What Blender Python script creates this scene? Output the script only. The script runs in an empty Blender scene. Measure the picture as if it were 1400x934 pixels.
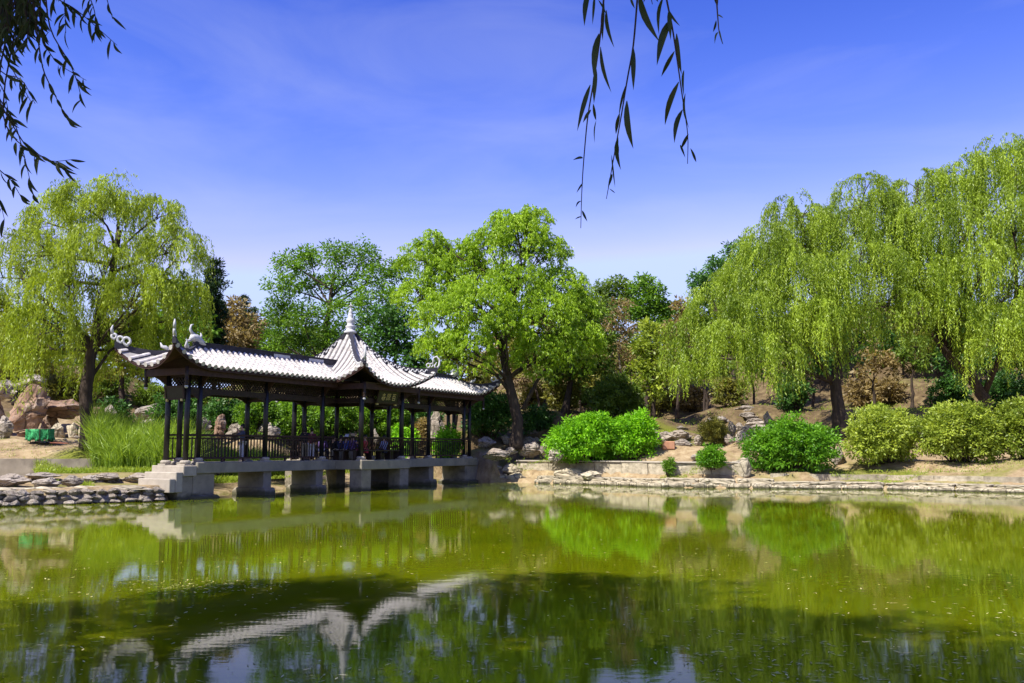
import bpy, bmesh, math, random
import numpy as np
from mathutils import Vector, Matrix, noise as mnoise

random.seed(7)
RNG = np.random.default_rng(7)
R = math.radians
scene = bpy.context.scene
col = scene.collection

# ------------------------------------------------------------------ camera
F_PX, HORIZ, CAM_H = 1250.0, 614.0, 2.05           # for a 1400 x 934 picture
TH = math.atan((HORIZ - 467) / F_PX)
cam_d = bpy.data.cameras.new('camera')
cam_d.sensor_width = 36.0
cam_d.lens = 36.0 * F_PX / 1400.0
cam_d.clip_start = 0.05
cam_d.clip_end = 6000
cam = bpy.data.objects.new('camera', cam_d)
col.objects.link(cam)
cam.location = (0, 0, CAM_H)
cam.rotation_euler = (math.pi / 2 + TH, 0, 0)
scene.camera = cam

# ------------------------------------------------------------------ sky and sun
SUN_EL, SUN_FROM = R(53), Vector((-0.72, -0.69, 0)).normalized()
w = bpy.data.worlds.new('World')
scene.world = w
w.use_nodes = True
nt = w.node_tree
nt.nodes.clear()
sky = nt.nodes.new('ShaderNodeTexSky')
sky.sky_type = 'NISHITA'
sky.sun_disc = False
sky.sun_elevation = SUN_EL
sky.sun_rotation = math.atan2(SUN_FROM.x, SUN_FROM.y)
sky.altitude = 300
sky.air_density = 1.15
sky.dust_density = 0.35
sky.ozone_density = 3.0
sep = nt.nodes.new('ShaderNodeSeparateColor'); comb = nt.nodes.new('ShaderNodeCombineColor')
nt.links.new(sky.outputs[0], sep.inputs[0])
def mth(op, a, v):
    n = nt.nodes.new('ShaderNodeMath'); n.operation = op
    nt.links.new(a, n.inputs[0]); n.inputs[1].default_value = v
    return n.outputs[0]
# film-like contrast of the deep blue sky: the same curve all over the dome
for ch, (pre, top, gam, post) in enumerate(((0.188, 0.455, 2.9, 26.0), (0.175, 0.70, 2.17, 7.1), (0.245, 1.2, 1.35, 4.15))):
    nt.links.new(mth('MULTIPLY', mth('POWER', mth('MINIMUM', mth('MULTIPLY', sep.outputs[ch], pre), top), gam), post), comb.inputs[ch])
bg = nt.nodes.new('ShaderNodeBackground')
bg.inputs[1].default_value = 0.13
wo = nt.nodes.new('ShaderNodeOutputWorld')
tc = nt.nodes.new('ShaderNodeTexCoord'); mp = nt.nodes.new('ShaderNodeMapping'); mp.inputs['Scale'].default_value = (1.6, 1.1, 6.0); mp.inputs['Rotation'].default_value = (0.25, 0.35, 0.5)
cn = nt.nodes.new('ShaderNodeTexNoise'); cn.inputs['Scale'].default_value = 1.8; cn.inputs['Detail'].default_value = 7; cn.inputs['Roughness'].default_value = .55; cn.inputs['Distortion'].default_value = .6
cr = nt.nodes.new('ShaderNodeMapRange'); cr.inputs[1].default_value = .42; cr.inputs[2].default_value = .80; cr.inputs[4].default_value = .26
nt.links.new(tc.outputs['Generated'], mp.inputs[0]); nt.links.new(mp.outputs[0], cn.inputs['Vector']); nt.links.new(cn.outputs[0], cr.inputs[0])
cm = nt.nodes.new('ShaderNodeMix'); cm.data_type = 'RGBA'; cm.inputs[7].default_value = (3.0, 3.2, 4.2, 1)
nt.links.new(cr.outputs[0], cm.inputs[0]); nt.links.new(comb.outputs[0], cm.inputs[6])
nt.links.new(cm.outputs[2], bg.inputs[0])
nt.links.new(bg.outputs[0], wo.inputs[0])

sun_d = bpy.data.lights.new('sun', 'SUN')
sun_d.energy = 4.8
sun_d.angle = R(0.5)
sun_d.color = (1.0, 0.95, 0.86)
sun = bpy.data.objects.new('sun', sun_d)
col.objects.link(sun)
sv = SUN_FROM * math.cos(SUN_EL) + Vector((0, 0, math.sin(SUN_EL)))
sun.rotation_euler = sv.to_track_quat('Z', 'Y').to_euler()
sun.location = sv * 60

scene.view_settings.view_transform = 'Standard'
scene.view_settings.look = 'None'
scene.view_settings.gamma = 1.0
scene.view_settings.use_curve_mapping = False
scene.view_settings.exposure = 0.85
scene.cycles.max_bounces = 8
scene.cycles.transparent_max_bounces = 8
scene.cycles.use_denoising = True

# ------------------------------------------------------------------ pixel <-> world
CT, ST = math.cos(TH), math.sin(TH)
def ray(px, py):
    u = (px - 700) / F_PX; v = (467 - py) / F_PX
    return Vector((u, CT - v * ST, ST + v * CT))
def at(px, py, d):                      # the point seen at a pixel, d metres ahead
    r = ray(px, py)
    return r * (d / r.y) + Vector((0, 0, CAM_H))
def proj(p):
    X, Y, Z = p[0], p[1], p[2] - CAM_H
    dz = Y * CT + Z * ST
    return 700 + F_PX * X / dz, 467 - F_PX * (-Y * ST + Z * CT) / dz

# ------------------------------------------------------------------ materials
MATS = {}
def new_mat(name):
    m = bpy.data.materials.new(name); m.use_nodes = True
    t = m.node_tree; t.nodes.clear()
    o = t.nodes.new('ShaderNodeOutputMaterial')
    MATS[name] = m
    return m, t, o
def ramp(t, stops):
    n = t.nodes.new('ShaderNodeValToRGB')
    e = n.color_ramp.elements
    while len(e) < len(stops): e.new(0.5)
    for i, (p, c) in enumerate(stops):
        e[i].position = p; e[i].color = (*c, 1)
    return n
def noise_n(t, scale, detail=6, rough=0.6, vec=None, dist=0.0):
    n = t.nodes.new('ShaderNodeTexNoise')
    n.inputs['Scale'].default_value = scale; n.inputs['Detail'].default_value = detail
    n.inputs['Roughness'].default_value = rough; n.inputs['Distortion'].default_value = dist
    if vec is not None: t.links.new(vec, n.inputs['Vector'])
    return n
def mixc(t, a, b, fac, mode='MIX'):
    n = t.nodes.new('ShaderNodeMix'); n.data_type = 'RGBA'; n.blend_type = mode
    for s, k in ((fac, 0), (a, 6), (b, 7)):
        if hasattr(s, 'links') or hasattr(s, 'is_linked'): t.links.new(s, n.inputs[k])
        elif k == 0: n.inputs[0].default_value = s
        else: n.inputs[k].default_value = (*s, 1)
    return n.outputs[2]
def coord(t, kind='Object', scale=None):
    c = t.nodes.new('ShaderNodeTexCoord').outputs[kind]
    if scale:
        mp = t.nodes.new('ShaderNodeMapping'); mp.inputs['Scale'].default_value = scale
        t.links.new(c, mp.inputs[0]); c = mp.outputs[0]
    return c
def surf(name, stops, scale=4.0, rough=0.85, bump=0.3, bscale=None, space='Object', vscale=None, spec=0.3,
         dirt=None, dirt_scale=0.8, per_obj=0.0, bdist=0.02, detail=7, wet=None, crack=0.0):
    """noise-coloured surface with fine relief; optional second blotch colour; optional per object shade"""
    m, t, o = new_mat(name)
    vec = coord(t, space, vscale)
    n = noise_n(t, scale, detail, 0.62, vec)
    rp = ramp(t, stops); t.links.new(n.outputs[0], rp.inputs[0])
    c = rp.outputs[0]
    if dirt:
        n2 = noise_n(t, dirt_scale, 5, 0.65, vec, 0.4)
        r2 = ramp(t, [(dirt[1], (0, 0, 0)), (dirt[2], (1, 1, 1))]); t.links.new(n2.outputs[0], r2.inputs[0])
        c = mixc(t, c, dirt[0], r2.outputs[0])
    if wet:                                             # dark algae and damp up to a ragged line above the water
        ge = t.nodes.new('ShaderNodeNewGeometry'); sz = t.nodes.new('ShaderNodeSeparateXYZ'); t.links.new(ge.outputs['Position'], sz.inputs[0])
        nw_ = noise_n(t, 2.5, 5, .65, ge.outputs['Position'])
        ma = t.nodes.new('ShaderNodeMath'); ma.operation = 'MULTIPLY_ADD'; t.links.new(nw_.outputs[0], ma.inputs[0]); ma.inputs[1].default_value = -wet * 1.1; t.links.new(sz.outputs[2], ma.inputs[2])
        mr = t.nodes.new('ShaderNodeMapRange'); mr.inputs[1].default_value = wet * .15; mr.inputs[2].default_value = -wet * .25; t.links.new(ma.outputs[0], mr.inputs[0])
        c = mixc(t, c, (0.085, 0.078, 0.046), mr.outputs[0])
    if crack:
        vo = t.nodes.new('ShaderNodeTexVoronoi'); vo.feature = 'DISTANCE_TO_EDGE'; vo.inputs['Scale'].default_value = crack
        nv = noise_n(t, 2.0, 4, .6, vec); mv = mixc(t, vec, nv.outputs[1], .22); t.links.new(mv, vo.inputs['Vector'])
        rc = ramp(t, [(0.0, (.25, .25, .25)), (0.05, (1, 1, 1))]); t.links.new(vo.outputs[0], rc.inputs[0])
        c = mixc(t, c, rc.outputs[0], 1.0, 'MULTIPLY')
    if per_obj:
        oi = t.nodes.new('ShaderNodeObjectInfo')
        r3 = ramp(t, [(0, (1 - per_obj,) * 3), (0.5, (1, 1 - per_obj * .12, 1 - per_obj * .25)), (1, (1 + per_obj,) * 3)])
        t.links.new(oi.outputs['Random'], r3.inputs[0])
        c = mixc(t, c, r3.outputs[0], 1.0, 'MULTIPLY')
    p = t.nodes.new('ShaderNodeBsdfPrincipled')
    t.links.new(c, p.inputs['Base Color'])
    p.inputs['Roughness'].default_value = rough
    p.inputs['Specular IOR Level'].default_value = spec
    if bump:
        nb = noise_n(t, bscale or scale * 3, 8, 0.7, vec)
        b = t.nodes.new('ShaderNodeBump'); b.inputs['Strength'].default_value = bump; b.inputs['Distance'].default_value = bdist
        t.links.new(nb.outputs[0], b.inputs['Height']); t.links.new(b.outputs[0], p.inputs['Normal'])
    t.links.new(p.outputs[0], o.inputs[0])
    return m
def leaf_mat(name, dark, light, trans=0.42, gloss=0.025):
    """per leaf colour between two greens, light through the leaf"""
    m, t, o = new_mat(name)
    a = t.nodes.new('ShaderNodeAttribute'); a.attribute_name = 'tint'
    c = mixc(t, dark, light, a.outputs['Fac'])
    d = t.nodes.new('ShaderNodeBsdfDiffuse'); t.links.new(c, d.inputs[0])
    tr = t.nodes.new('ShaderNodeBsdfTranslucent')
    c2 = mixc(t, c, (1.15, 1.1, 0.55), 1.0, 'MULTIPLY'); t.links.new(c2, tr.inputs[0])
    mx = t.nodes.new('ShaderNodeMixShader'); mx.inputs[0].default_value = trans
    t.links.new(d.outputs[0], mx.inputs[1]); t.links.new(tr.outputs[0], mx.inputs[2])
    g = t.nodes.new('ShaderNodeBsdfGlossy'); g.inputs['Roughness'].default_value = 0.45
    mg = t.nodes.new('ShaderNodeMixShader'); mg.inputs[0].default_value = gloss
    t.links.new(mx.outputs[0], mg.inputs[1]); t.links.new(g.outputs[0], mg.inputs[2])
    t.links.new(mg.outputs[0], o.inputs[0])
    return m

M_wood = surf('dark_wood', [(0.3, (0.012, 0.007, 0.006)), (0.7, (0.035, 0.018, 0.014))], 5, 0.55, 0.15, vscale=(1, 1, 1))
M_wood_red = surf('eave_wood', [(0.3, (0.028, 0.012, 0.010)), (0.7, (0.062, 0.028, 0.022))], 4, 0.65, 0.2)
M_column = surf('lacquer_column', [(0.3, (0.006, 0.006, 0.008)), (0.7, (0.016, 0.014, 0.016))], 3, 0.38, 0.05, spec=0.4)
M_tile = surf('roof_tile', [(0.22, (0.34, 0.315, 0.295)), (0.5, (0.52, 0.485, 0.455)), (0.8, (0.62, 0.585, 0.55))], 3.2, 0.8, 0.3, per_obj=0.10,
              dirt=((0.22, 0.20, 0.18), 0.54, 0.78), dirt_scale=1.6)
M_pan = surf('pan_tile', [(0.3, (0.22, 0.205, 0.195)), (0.7, (0.34, 0.32, 0.30))], 3, 0.9, 0.4)
M_ridge = surf('ridge_plaster', [(0.3, (0.016, 0.016, 0.024)), (0.7, (0.045, 0.042, 0.055))], 3, 0.8, 0.3)
M_orn = surf('ornament_plaster', [(0.3, (0.36, 0.36, 0.37)), (0.7, (0.58, 0.57, 0.57))], 5, 0.85, 0.4)
M_slab = surf('concrete_slab', [(0.3, (0.225, 0.20, 0.15)), (0.7, (0.305, 0.272, 0.205))], 1.5, 0.9, 0.2, dirt=((0.15, 0.14, 0.115), 0.5, 0.75), dirt_scale=0.7)
M_step = surf('pale_stone', [(0.3, (0.30, 0.26, 0.21)), (0.7, (0.42, 0.37, 0.30))], 2.5, 0.9, 0.25, dirt=((0.26, 0.23, 0.19), 0.55, 0.8), dirt_scale=1.3)
M_rock = surf('rock', [(0.2, (0.15, 0.125, 0.10)), (0.5, (0.36, 0.31, 0.255)), (0.8, (0.53, 0.48, 0.42))], 1.6, 0.92, 0.9, bscale=5, per_obj=0.22,
              dirt=((0.11, 0.085, 0.065), 0.55, 0.70), dirt_scale=2.0, bdist=0.12, wet=.10, crack=1.3)
M_rock_br = surf('brown_rock', [(0.2, (0.12, 0.075, 0.05)), (0.5, (0.30, 0.19, 0.13)), (0.8, (0.45, 0.34, 0.26))], 1.3, 0.92, 0.9, bscale=4, per_obj=0.2,
                 dirt=((0.38, 0.34, 0.30), 0.55, 0.7), dirt_scale=1.4, bdist=0.14, crack=1.2)
M_cwall = surf('weathered_concrete', [(0.25, (0.165, 0.14, 0.105)), (0.7, (0.30, 0.26, 0.20))], 1.1, 0.92, 0.4, dirt=((0.085, 0.075, 0.06), 0.5, 0.72), dirt_scale=0.9, wet=.36)
M_bank = surf('bank_stone', [(0.25, (0.30, 0.255, 0.175)), (0.6, (0.47, 0.41, 0.295)), (0.8, (0.56, 0.50, 0.38))], 2.2, 0.92, 0.7, bscale=7, per_obj=0.14,
              dirt=((0.15, 0.125, 0.085), 0.52, 0.72), dirt_scale=1.1, bdist=0.05, wet=.16, crack=.9)
M_bwall = surf('bank_wall_stone', [(0.25, (0.24, 0.205, 0.145)), (0.6, (0.43, 0.375, 0.275)), (0.8, (0.54, 0.485, 0.37))], 2.6, 0.92, 0.8, bscale=9, per_obj=0.16,
               dirt=((0.13, 0.11, 0.075), 0.50, 0.70), dirt_scale=1.7, bdist=0.06)
M_bark = surf('bark', [(0.25, (0.022, 0.016, 0.012)), (0.6, (0.065, 0.046, 0.034)), (0.85, (0.11, 0.085, 0.065))], 3.0, 0.95, 1.0, bscale=9, vscale=(2.2, 2.2, 0.5), bdist=0.05)
M_bark_pale = surf('pale_bark', [(0.3, (0.12, 0.10, 0.08)), (0.7, (0.30, 0.27, 0.22))], 3.0, 0.95, 0.6, vscale=(2, 2, .5))
M_gold = surf('gold_paint', [(0.3, (0.42, 0.34, 0.12)), (0.7, (0.60, 0.50, 0.22))], 8, 0.5, 0.1)
M_board = surf('plaque_board', [(0.3, (0.006, 0.008, 0.005)), (0.7, (0.014, 0.018, 0.010))], 4, 0.45, 0.1)
M_net = surf('green_net', [(0.3, (0.01, 0.16, 0.04)), (0.7, (0.08, 0.55, 0.20))], 14, 0.7, 0.4)
M_metal = surf('rusty_metal', [(0.3, (0.05, 0.04, 0.035)), (0.7, (0.16, 0.09, 0.06))], 9, 0.7, 0.2)
M_pole = surf('pale_wood', [(0.3, (0.25, 0.17, 0.10)), (0.7, (0.42, 0.31, 0.20))], 8, 0.8, 0.2)
M_rust = surf('red_plank', [(0.3, (0.20, 0.06, 0.035)), (0.7, (0.38, 0.16, 0.10))], 8, 0.85, 0.3)
M_tyre = surf('rubber', [(0.3, (0.012, 0.012, 0.012)), (0.7, (0.03, 0.03, 0.03))], 8, 0.9, 0.2)
M_brick = surf('orange_block', [(0.3, (0.36, 0.17, 0.09)), (0.7, (0.50, 0.27, 0.16))], 4, 0.9, 0.4)

L_willow = leaf_mat('willow_leaf', (0.13, 0.19, 0.008), (0.46, 0.585, 0.045), 0.5)
L_willow_r = leaf_mat('willow_leaf_right', (0.11, 0.19, 0.010), (0.45, 0.59, 0.055), 0.5)
L_mid = leaf_mat('round_tree_leaf', (0.13, 0.25, 0.008), (0.46, 0.66, 0.035), 0.5)
L_locust = leaf_mat('locust_leaf', (0.055, 0.14, 0.010), (0.24, 0.44, 0.03), 0.48)
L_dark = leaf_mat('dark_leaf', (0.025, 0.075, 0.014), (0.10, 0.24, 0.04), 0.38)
L_green = leaf_mat('wood_leaf', (0.06, 0.115, 0.014), (0.24, 0.36, 0.045), 0.46)
L_olive = leaf_mat('olive_leaf', (0.085, 0.10, 0.016), (0.33, 0.32, 0.06), 0.46)
L_brown = leaf_mat('brown_leaf', (0.17, 0.12, 0.045), (0.46, 0.36, 0.16), 0.45)
L_bush = leaf_mat('bright_bush_leaf', (0.085, 0.26, 0.006), (0.34, 0.70, 0.025), 0.42, .02)
L_bush_d = leaf_mat('deep_bush_leaf', (0.045, 0.16, 0.010), (0.22, 0.47, 0.025), 0.42, .02)
L_bush_y = leaf_mat('yellow_bush_leaf', (0.14, 0.21, 0.018), (0.52, 0.62, 0.08), 0.42)
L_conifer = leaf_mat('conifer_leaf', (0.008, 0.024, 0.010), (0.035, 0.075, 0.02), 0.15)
L_reed = leaf_mat('reed_leaf', (0.13, 0.22, 0.015), (0.38, 0.54, 0.06), 0.45)
L_grass = leaf_mat('grass_leaf', (0.12, 0.20, 0.012), (0.44, 0.55, 0.06), 0.45)
L_near = leaf_mat('near_willow_leaf', (0.020, 0.034, 0.008), (0.055, 0.075, 0.015), 0.15, 0.02)  # crown shade put into the leaf colour: darkened towards a silhouette
L_float = leaf_mat('floating_leaf', (0.26, 0.22, 0.06), (0.80, 0.72, 0.40), 0.1)

def ground_mat():
    m, t, o = new_mat('ground')
    vec = coord(t, 'Object')
    n1 = noise_n(t, 0.16, 6, 0.6, vec, 0.6)
    n2 = noise_n(t, 1.7, 8, 0.7, vec)
    n3 = noise_n(t, 7.0, 6, 0.7, vec)
    soil = ramp(t, [(0.25, (0.13, 0.085, 0.045)), (0.5, (0.30, 0.22, 0.125)), (0.75, (0.46, 0.37, 0.23))])
    t.links.new(n2.outputs[0], soil.inputs[0])
    grass = ramp(t, [(0.3, (0.075, 0.09, 0.012)), (0.7, (0.22, 0.23, 0.035))])
    t.links.new(n3.outputs[0], grass.inputs[0])
    msk = ramp(t, [(0.54, (0, 0, 0)), (0.66, (1, 1, 1))])
    t.links.new(n1.outputs[0], msk.inputs[0])
    c = mixc(t, soil.outputs[0], grass.outputs[0], msk.outputs[0])
    # leaf litter under the wood uphill
    lit = ramp(t, [(0.25, (0.045, 0.030, 0.016)), (0.5, (0.12, 0.085, 0.045)), (0.8, (0.26, 0.20, 0.10))]); t.links.new(n2.outputs[0], lit.inputs[0])
    lit2 = mixc(t, lit.outputs[0], (0.13, 0.14, 0.02), msk.outputs[0])
    sx = t.nodes.new('ShaderNodeSeparateXYZ'); t.links.new(vec, sx.inputs[0])
    ad = t.nodes.new('ShaderNodeMath'); ad.operation = 'MULTIPLY_ADD'; t.links.new(n1.outputs[0], ad.inputs[0]); ad.inputs[1].default_value = 16.0; t.links.new(sx.outputs[1], ad.inputs[2])
    mr = t.nodes.new('ShaderNodeMapRange'); mr.inputs[1].default_value = 66.0; mr.inputs[2].default_value = 70.0; t.links.new(ad.outputs[0], mr.inputs[0])
    c = mixc(t, c, lit2, mr.outputs[0])
    p = t.nodes.new('ShaderNodeBsdfPrincipled'); p.inputs['Roughness'].default_value = 0.95
    p.inputs['Specular IOR Level'].default_value = 0.1
    t.links.new(c, p.inputs['Base Color'])
    b = t.nodes.new('ShaderNodeBump'); b.inputs['Strength'].default_value = 0.7; b.inputs['Distance'].default_value = 0.08
    t.links.new(n3.outputs[0], b.inputs['Height']); t.links.new(b.outputs[0], p.inputs['Normal'])
    t.links.new(p.outputs[0], o.inputs[0])
    return m
M_ground = ground_mat()

def water_mat():
    m, t, o = new_mat('green_water')
    vec = coord(t, 'Object')
    n1 = noise_n(t, 0.11, 4, 0.5, vec, 0.5)
    rp = ramp(t, [(0.35, (0.070, 0.094, 0.0008)), (0.65, (0.128, 0.152, 0.0018))])
    t.links.new(n1.outputs[0], rp.inputs[0])
    p = t.nodes.new('ShaderNodeBsdfPrincipled')
    t.links.new(rp.outputs[0], p.inputs['Base Color'])
    p.inputs['Roughness'].default_value = 0.03
    p.subsurface_method = 'BURLEY'                     # murky water spreads the light sideways
    p.inputs['Subsurface Weight'].default_value = 1.0
    p.inputs['Subsurface Radius'].default_value = (0.8, 1.0, 0.4)
    p.inputs['Subsurface Scale'].default_value = 0.9
    p.inputs['IOR'].default_value = 1.33
    p.inputs['Specular IOR Level'].default_value = 0.23
    na = noise_n(t, 2.2, 3, 0.5, coord(t, 'Object', (0.45, 1.0, 1)), 0.3)
    nb = noise_n(t, 9.0, 3, 0.5, coord(t, 'Object', (0.5, 1.0, 1)), 0.2)
    b1 = t.nodes.new('ShaderNodeBump'); b1.inputs['Strength'].default_value = 0.055; b1.inputs['Distance'].default_value = 0.02
    b2 = t.nodes.new('ShaderNodeBump'); b2.inputs['Strength'].default_value = 0.07; b2.inputs['Distance'].default_value = 0.006
    t.links.new(na.outputs[0], b1.inputs['Height']); t.links.new(nb.outputs[0], b2.inputs['Height'])
    t.links.new(b1.outputs[0], b2.inputs['Normal']); t.links.new(b2.outputs[0], p.inputs['Normal'])
    t.links.new(p.outputs[0], o.inputs[0])
    return m
M_water = water_mat()

# ------------------------------------------------------------------ object helpers
def tag(o, label=None, cat=None, group=None, kind=None):
    if label: o['label'] = label
    if cat: o['category'] = cat
    if group: o['group'] = group
    if kind: o['kind'] = kind
    return o
def empty(name, loc=(0, 0, 0), rz=0.0):
    o = bpy.data.objects.new(name, None); col.objects.link(o)
    o.empty_display_size = 0.3
    o.location = loc; o.rotation_euler = (0, 0, rz)
    return o
def inst(name, me, parent=None, loc=(0, 0, 0), rot=(0, 0, 0), scale=(1, 1, 1)):
    o = bpy.data.objects.new(name, me); col.objects.link(o)
    o.location = loc; o.rotation_euler = rot; o.scale = scale
    if parent is not None: o.parent = parent
    return o

class MB:
    """collects shapes into one mesh"""
    def __init__(s): s.v = []; s.f = []
    def add(s, v, f):
        n = len(s.v); s.v += [tuple(p) for p in v]; s.f += [tuple(i + n for i in q) for q in f]
    def box(s, x0, x1, y0, y1, z0, z1):
        v = [(x0, y0, z0), (x1, y0, z0), (x1, y1, z0), (x0, y1, z0), (x0, y0, z1), (x1, y0, z1), (x1, y1, z1), (x0, y1, z1)]
        s.add(v, [(3, 2, 1, 0), (4, 5, 6, 7), (0, 1, 5, 4), (1, 2, 6, 5), (2, 3, 7, 6), (3, 0, 4, 7)])
    def bar(s, a, b, wd, ht, up=(0, 0, 1)):
        """square bar from a to b"""
        a = Vector(a); b = Vector(b); d = (b - a).normalized(); up = Vector(up)
        x = d.cross(up)
        if x.length < 1e-4: x = d.cross(Vector((1, 0, 0)))
        x.normalize(); u = x.cross(d)
        v = []
        for p in (a, b):
            for sx, su in ((-1, -1), (1, -1), (1, 1), (-1, 1)):
                v.append(p + x * (sx * wd / 2) + u * (su * ht / 2))
        s.add(v, [(0, 1, 2, 3), (7, 6, 5, 4), (0, 4, 5, 1), (1, 5, 6, 2), (2, 6, 7, 3), (3, 7, 4, 0)])
    def tube(s, pts, rad, seg=8, caps=True, squash=None):
        pts = [Vector(p) for p in pts]; n = len(pts)
        if not hasattr(rad, '__len__'): rad = [rad] * n
        v = []; prev = None
        for i, p in enumerate(pts):
            d = (pts[min(i + 1, n - 1)] - pts[max(i - 1, 0)])
            if d.length < 1e-9: d = Vector((0, 0, 1))
            d.normalize()
            if prev is None:
                x = d.cross(Vector((0, 1, 0)))
                if x.length < 0.2: x = d.cross(Vector((1, 0, 0)))
            else:
                x = prev - d * prev.dot(d)
            x.normalize(); prev = x; y = d.cross(x)
            for k in range(seg):
                a = 2 * math.pi * k / seg
                v.append(p + x * (math.cos(a) * rad[i]) + y * (math.sin(a) * rad[i]))
        f = []
        for i in range(n - 1):
            for k in range(seg):
                k2 = (k + 1) % seg
                f.append((i * seg + k, i * seg + k2, (i + 1) * seg + k2, (i + 1) * seg + k))
        if caps:
            f.append(tuple(range(seg - 1, -1, -1))); f.append(tuple((n - 1) * seg + k for k in range(seg)))
        s.add(v, f)
    def lathe(s, prof, seg=12, c=(0, 0, 0)):
        v = []; f = []; n = len(prof)
        for r, z in prof:
            for k in range(seg):
                a = 2 * math.pi * k / seg
                v.append((c[0] + r * math.cos(a), c[1] + r * math.sin(a), c[2] + z))
        for i in range(n - 1):
            for k in range(seg):
                k2 = (k + 1) % seg
                f.append((i * seg + k, i * seg + k2, (i + 1) * seg + k2, (i + 1) * seg + k))
        f.append(tuple(range(seg - 1, -1, -1))); f.append(tuple((n - 1) * seg + k for k in range(seg)))
        s.add(v, f)
    def mesh(s, name, mat, smooth=False):
        me = bpy.data.meshes.new(name)
        me.from_pydata(s.v, [], s.f); me.materials.append(mat)
        if smooth: me.shade_smooth()
        me.update(); return me
    def build(s, name, mat, parent=None, smooth=False, loc=(0, 0, 0)):
        return inst(name, s.mesh(name, mat, smooth), parent, loc)
def bevel_mesh(me, wd=0.02, seg=1):
    bm = bmesh.new(); bm.from_mesh(me)
    bmesh.ops.recalc_face_normals(bm, faces=bm.faces)
    bmesh.ops.bevel(bm, geom=bm.edges[:], offset=wd, segments=seg, profile=0.5, affect='EDGES')
    bm.to_mesh(me); bm.free(); return me

# ------------------------------------------------------------------ ground and water
SHORE = [(-60, 22), (-34, 27), (-25.5, 31.2), (-18.8, 33.3), (-15.6, 35.6), (-14.0, 36.9), (-13.9, 39.6), (-13.6, 42.2), (-11.6, 46.5), (-9.5, 51.0),
         (-7.2, 55.3), (-4.6, 58.6), (-2.6, 58.9), (-1.8, 57.5), (0.0, 56.5), (2.4, 55.2), (5.2, 52.8), (8.2, 49.7), (13.6, 48.2), (19.0, 47.2), (24.2, 42.9), (33, 38), (52, 30),
         (60, 16), (40, 2.5), (12, 1.6), (-14, 1.4), (-40, 3), (-60, 10)]
SH = np.array(SHORE, float)
def shore_sd(X, Y):
    """distance to the waterline, negative over the water"""
    P = np.stack([X.ravel(), Y.ravel()], 1)
    dmin = np.full(len(P), 1e18); inside = np.zeros(len(P), bool)
    for i in range(len(SH)):
        a = SH[i]; b = SH[(i + 1) % len(SH)]; ab = b - a
        t = np.clip(((P - a) @ ab) / (ab @ ab), 0, 1)
        q = P - (a + t[:, None] * ab)
        dmin = np.minimum(dmin, (q * q).sum(1))
        c = ((a[1] > P[:, 1]) != (b[1] > P[:, 1]))
        with np.errstate(divide='ignore', invalid='ignore'):
            xi = (b[0] - a[0]) * (P[:, 1] - a[1]) / (b[1] - a[1]) + a[0]
        inside ^= c & (P[:, 0] < xi)
    return (np.sqrt(dmin) * np.where(inside, -1, 1)).reshape(X.shape)
GP = []
for px, py, d in [(0, 668, 34.5), (60, 667, 35.2), (120, 665, 36.2), (180, 664, 37.4), (228, 662, 38.3), (-120, 668, 33.0), (-120, 650, 38.5),
                  (0, 650, 39), (120, 648, 41), (180, 646, 41), (0, 650, 42.5), (100, 648, 43), (180, 645, 43.5), (240, 643, 43.5),
                  (0, 627, 44.6), (60, 627, 44.6), (125, 627, 44.6), (-120, 627, 44.6), (180, 636, 46), (240, 630, 47),
                  (60, 612, 48), (120, 612, 47), (60, 600, 53), (0, 598, 54), (150, 602, 53), (250, 612, 53),
                  (0, 560, 66), (150, 560, 66), (-150, 560, 64), (60, 500, 80), (-200, 500, 80),
                  (290, 660, 45), (300, 655, 48.0), (340, 655, 49.0), (300, 640, 51.5), (350, 638, 53), (350, 600, 58), (250, 580, 60), (400, 590, 63), (420, 650, 54.5), (440, 628, 59), (550, 590, 66), (530, 645, 58.5), (560, 625, 62),
                  (640, 632, 61), (660, 612, 60), (708, 607, 59), (690, 625, 58.2), (750, 612, 59), (740, 628, 57.2), (640, 590, 64),
                  (800, 632, 54.2), (850, 631, 53.4), (900, 631, 52.2), (960, 629, 52.2), (980, 612, 56.5), (900, 608, 57), (900, 590, 61), (820, 600, 60), (1050, 590, 59), (1000, 600, 57.5),
                  (1147, 592, 58), (1080, 630, 53), (1147, 625, 54), (1040, 555, 69), (1150, 560, 68), (1250, 560, 64), (1260, 520, 74), (860, 570, 67), (750, 560, 68), (1350, 575, 60), (1400, 565, 60),
                  (1090, 645, 50.8), (1150, 645, 50.3), (1200, 643, 49.6), (1300, 645, 47.0), (1400, 648, 44.4), (1200, 630, 52.5), (1300, 630, 50.5), (1400, 630, 48.5), (1500, 648, 41), (1500, 630, 46)]:
    GP.append(tuple(at(px, py, d)))
GP += [(1.0, 57.6, 0.6), (5.6, 54.0, 0.5), (8.6, 50.4, 0.45), (13.8, 49.1, 0.4), (19.3, 48.1, 0.35), (24.8, 43.6, 0.35), (33, 39, 0.35)]
GP += [(-60, 105, 9), (-20, 110, 11), (10, 105, 14), (40, 105, 18), (80, 95, 17), (-100, 80, 7), (120, 70, 14), (-60, 160, 12), (40, 160, 20), (130, 160, 18), (-160, 120, 9), (0, 300, 15), (300, 300, 15), (-300, 300, 10),
       (0, -3, 0.45), (-20, -3, 0.5), (20, -3, 0.45), (-40, -5, 0.6), (45, -4, 0.7), (0, -20, 0.8), (-30, -30, 1), (30, -30, 1), (70, 15, 1), (-70, 15, 1), (-60, 35, 1.2), (60, 40, 3), (0, -200, 2), (400, 0, 4), (-400, 0, 4), (0, 1500, 6), (1500, 0, 4), (-1500, 0, 4), (0, -1500, 3)]
GPA = np.array(GP)
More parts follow.
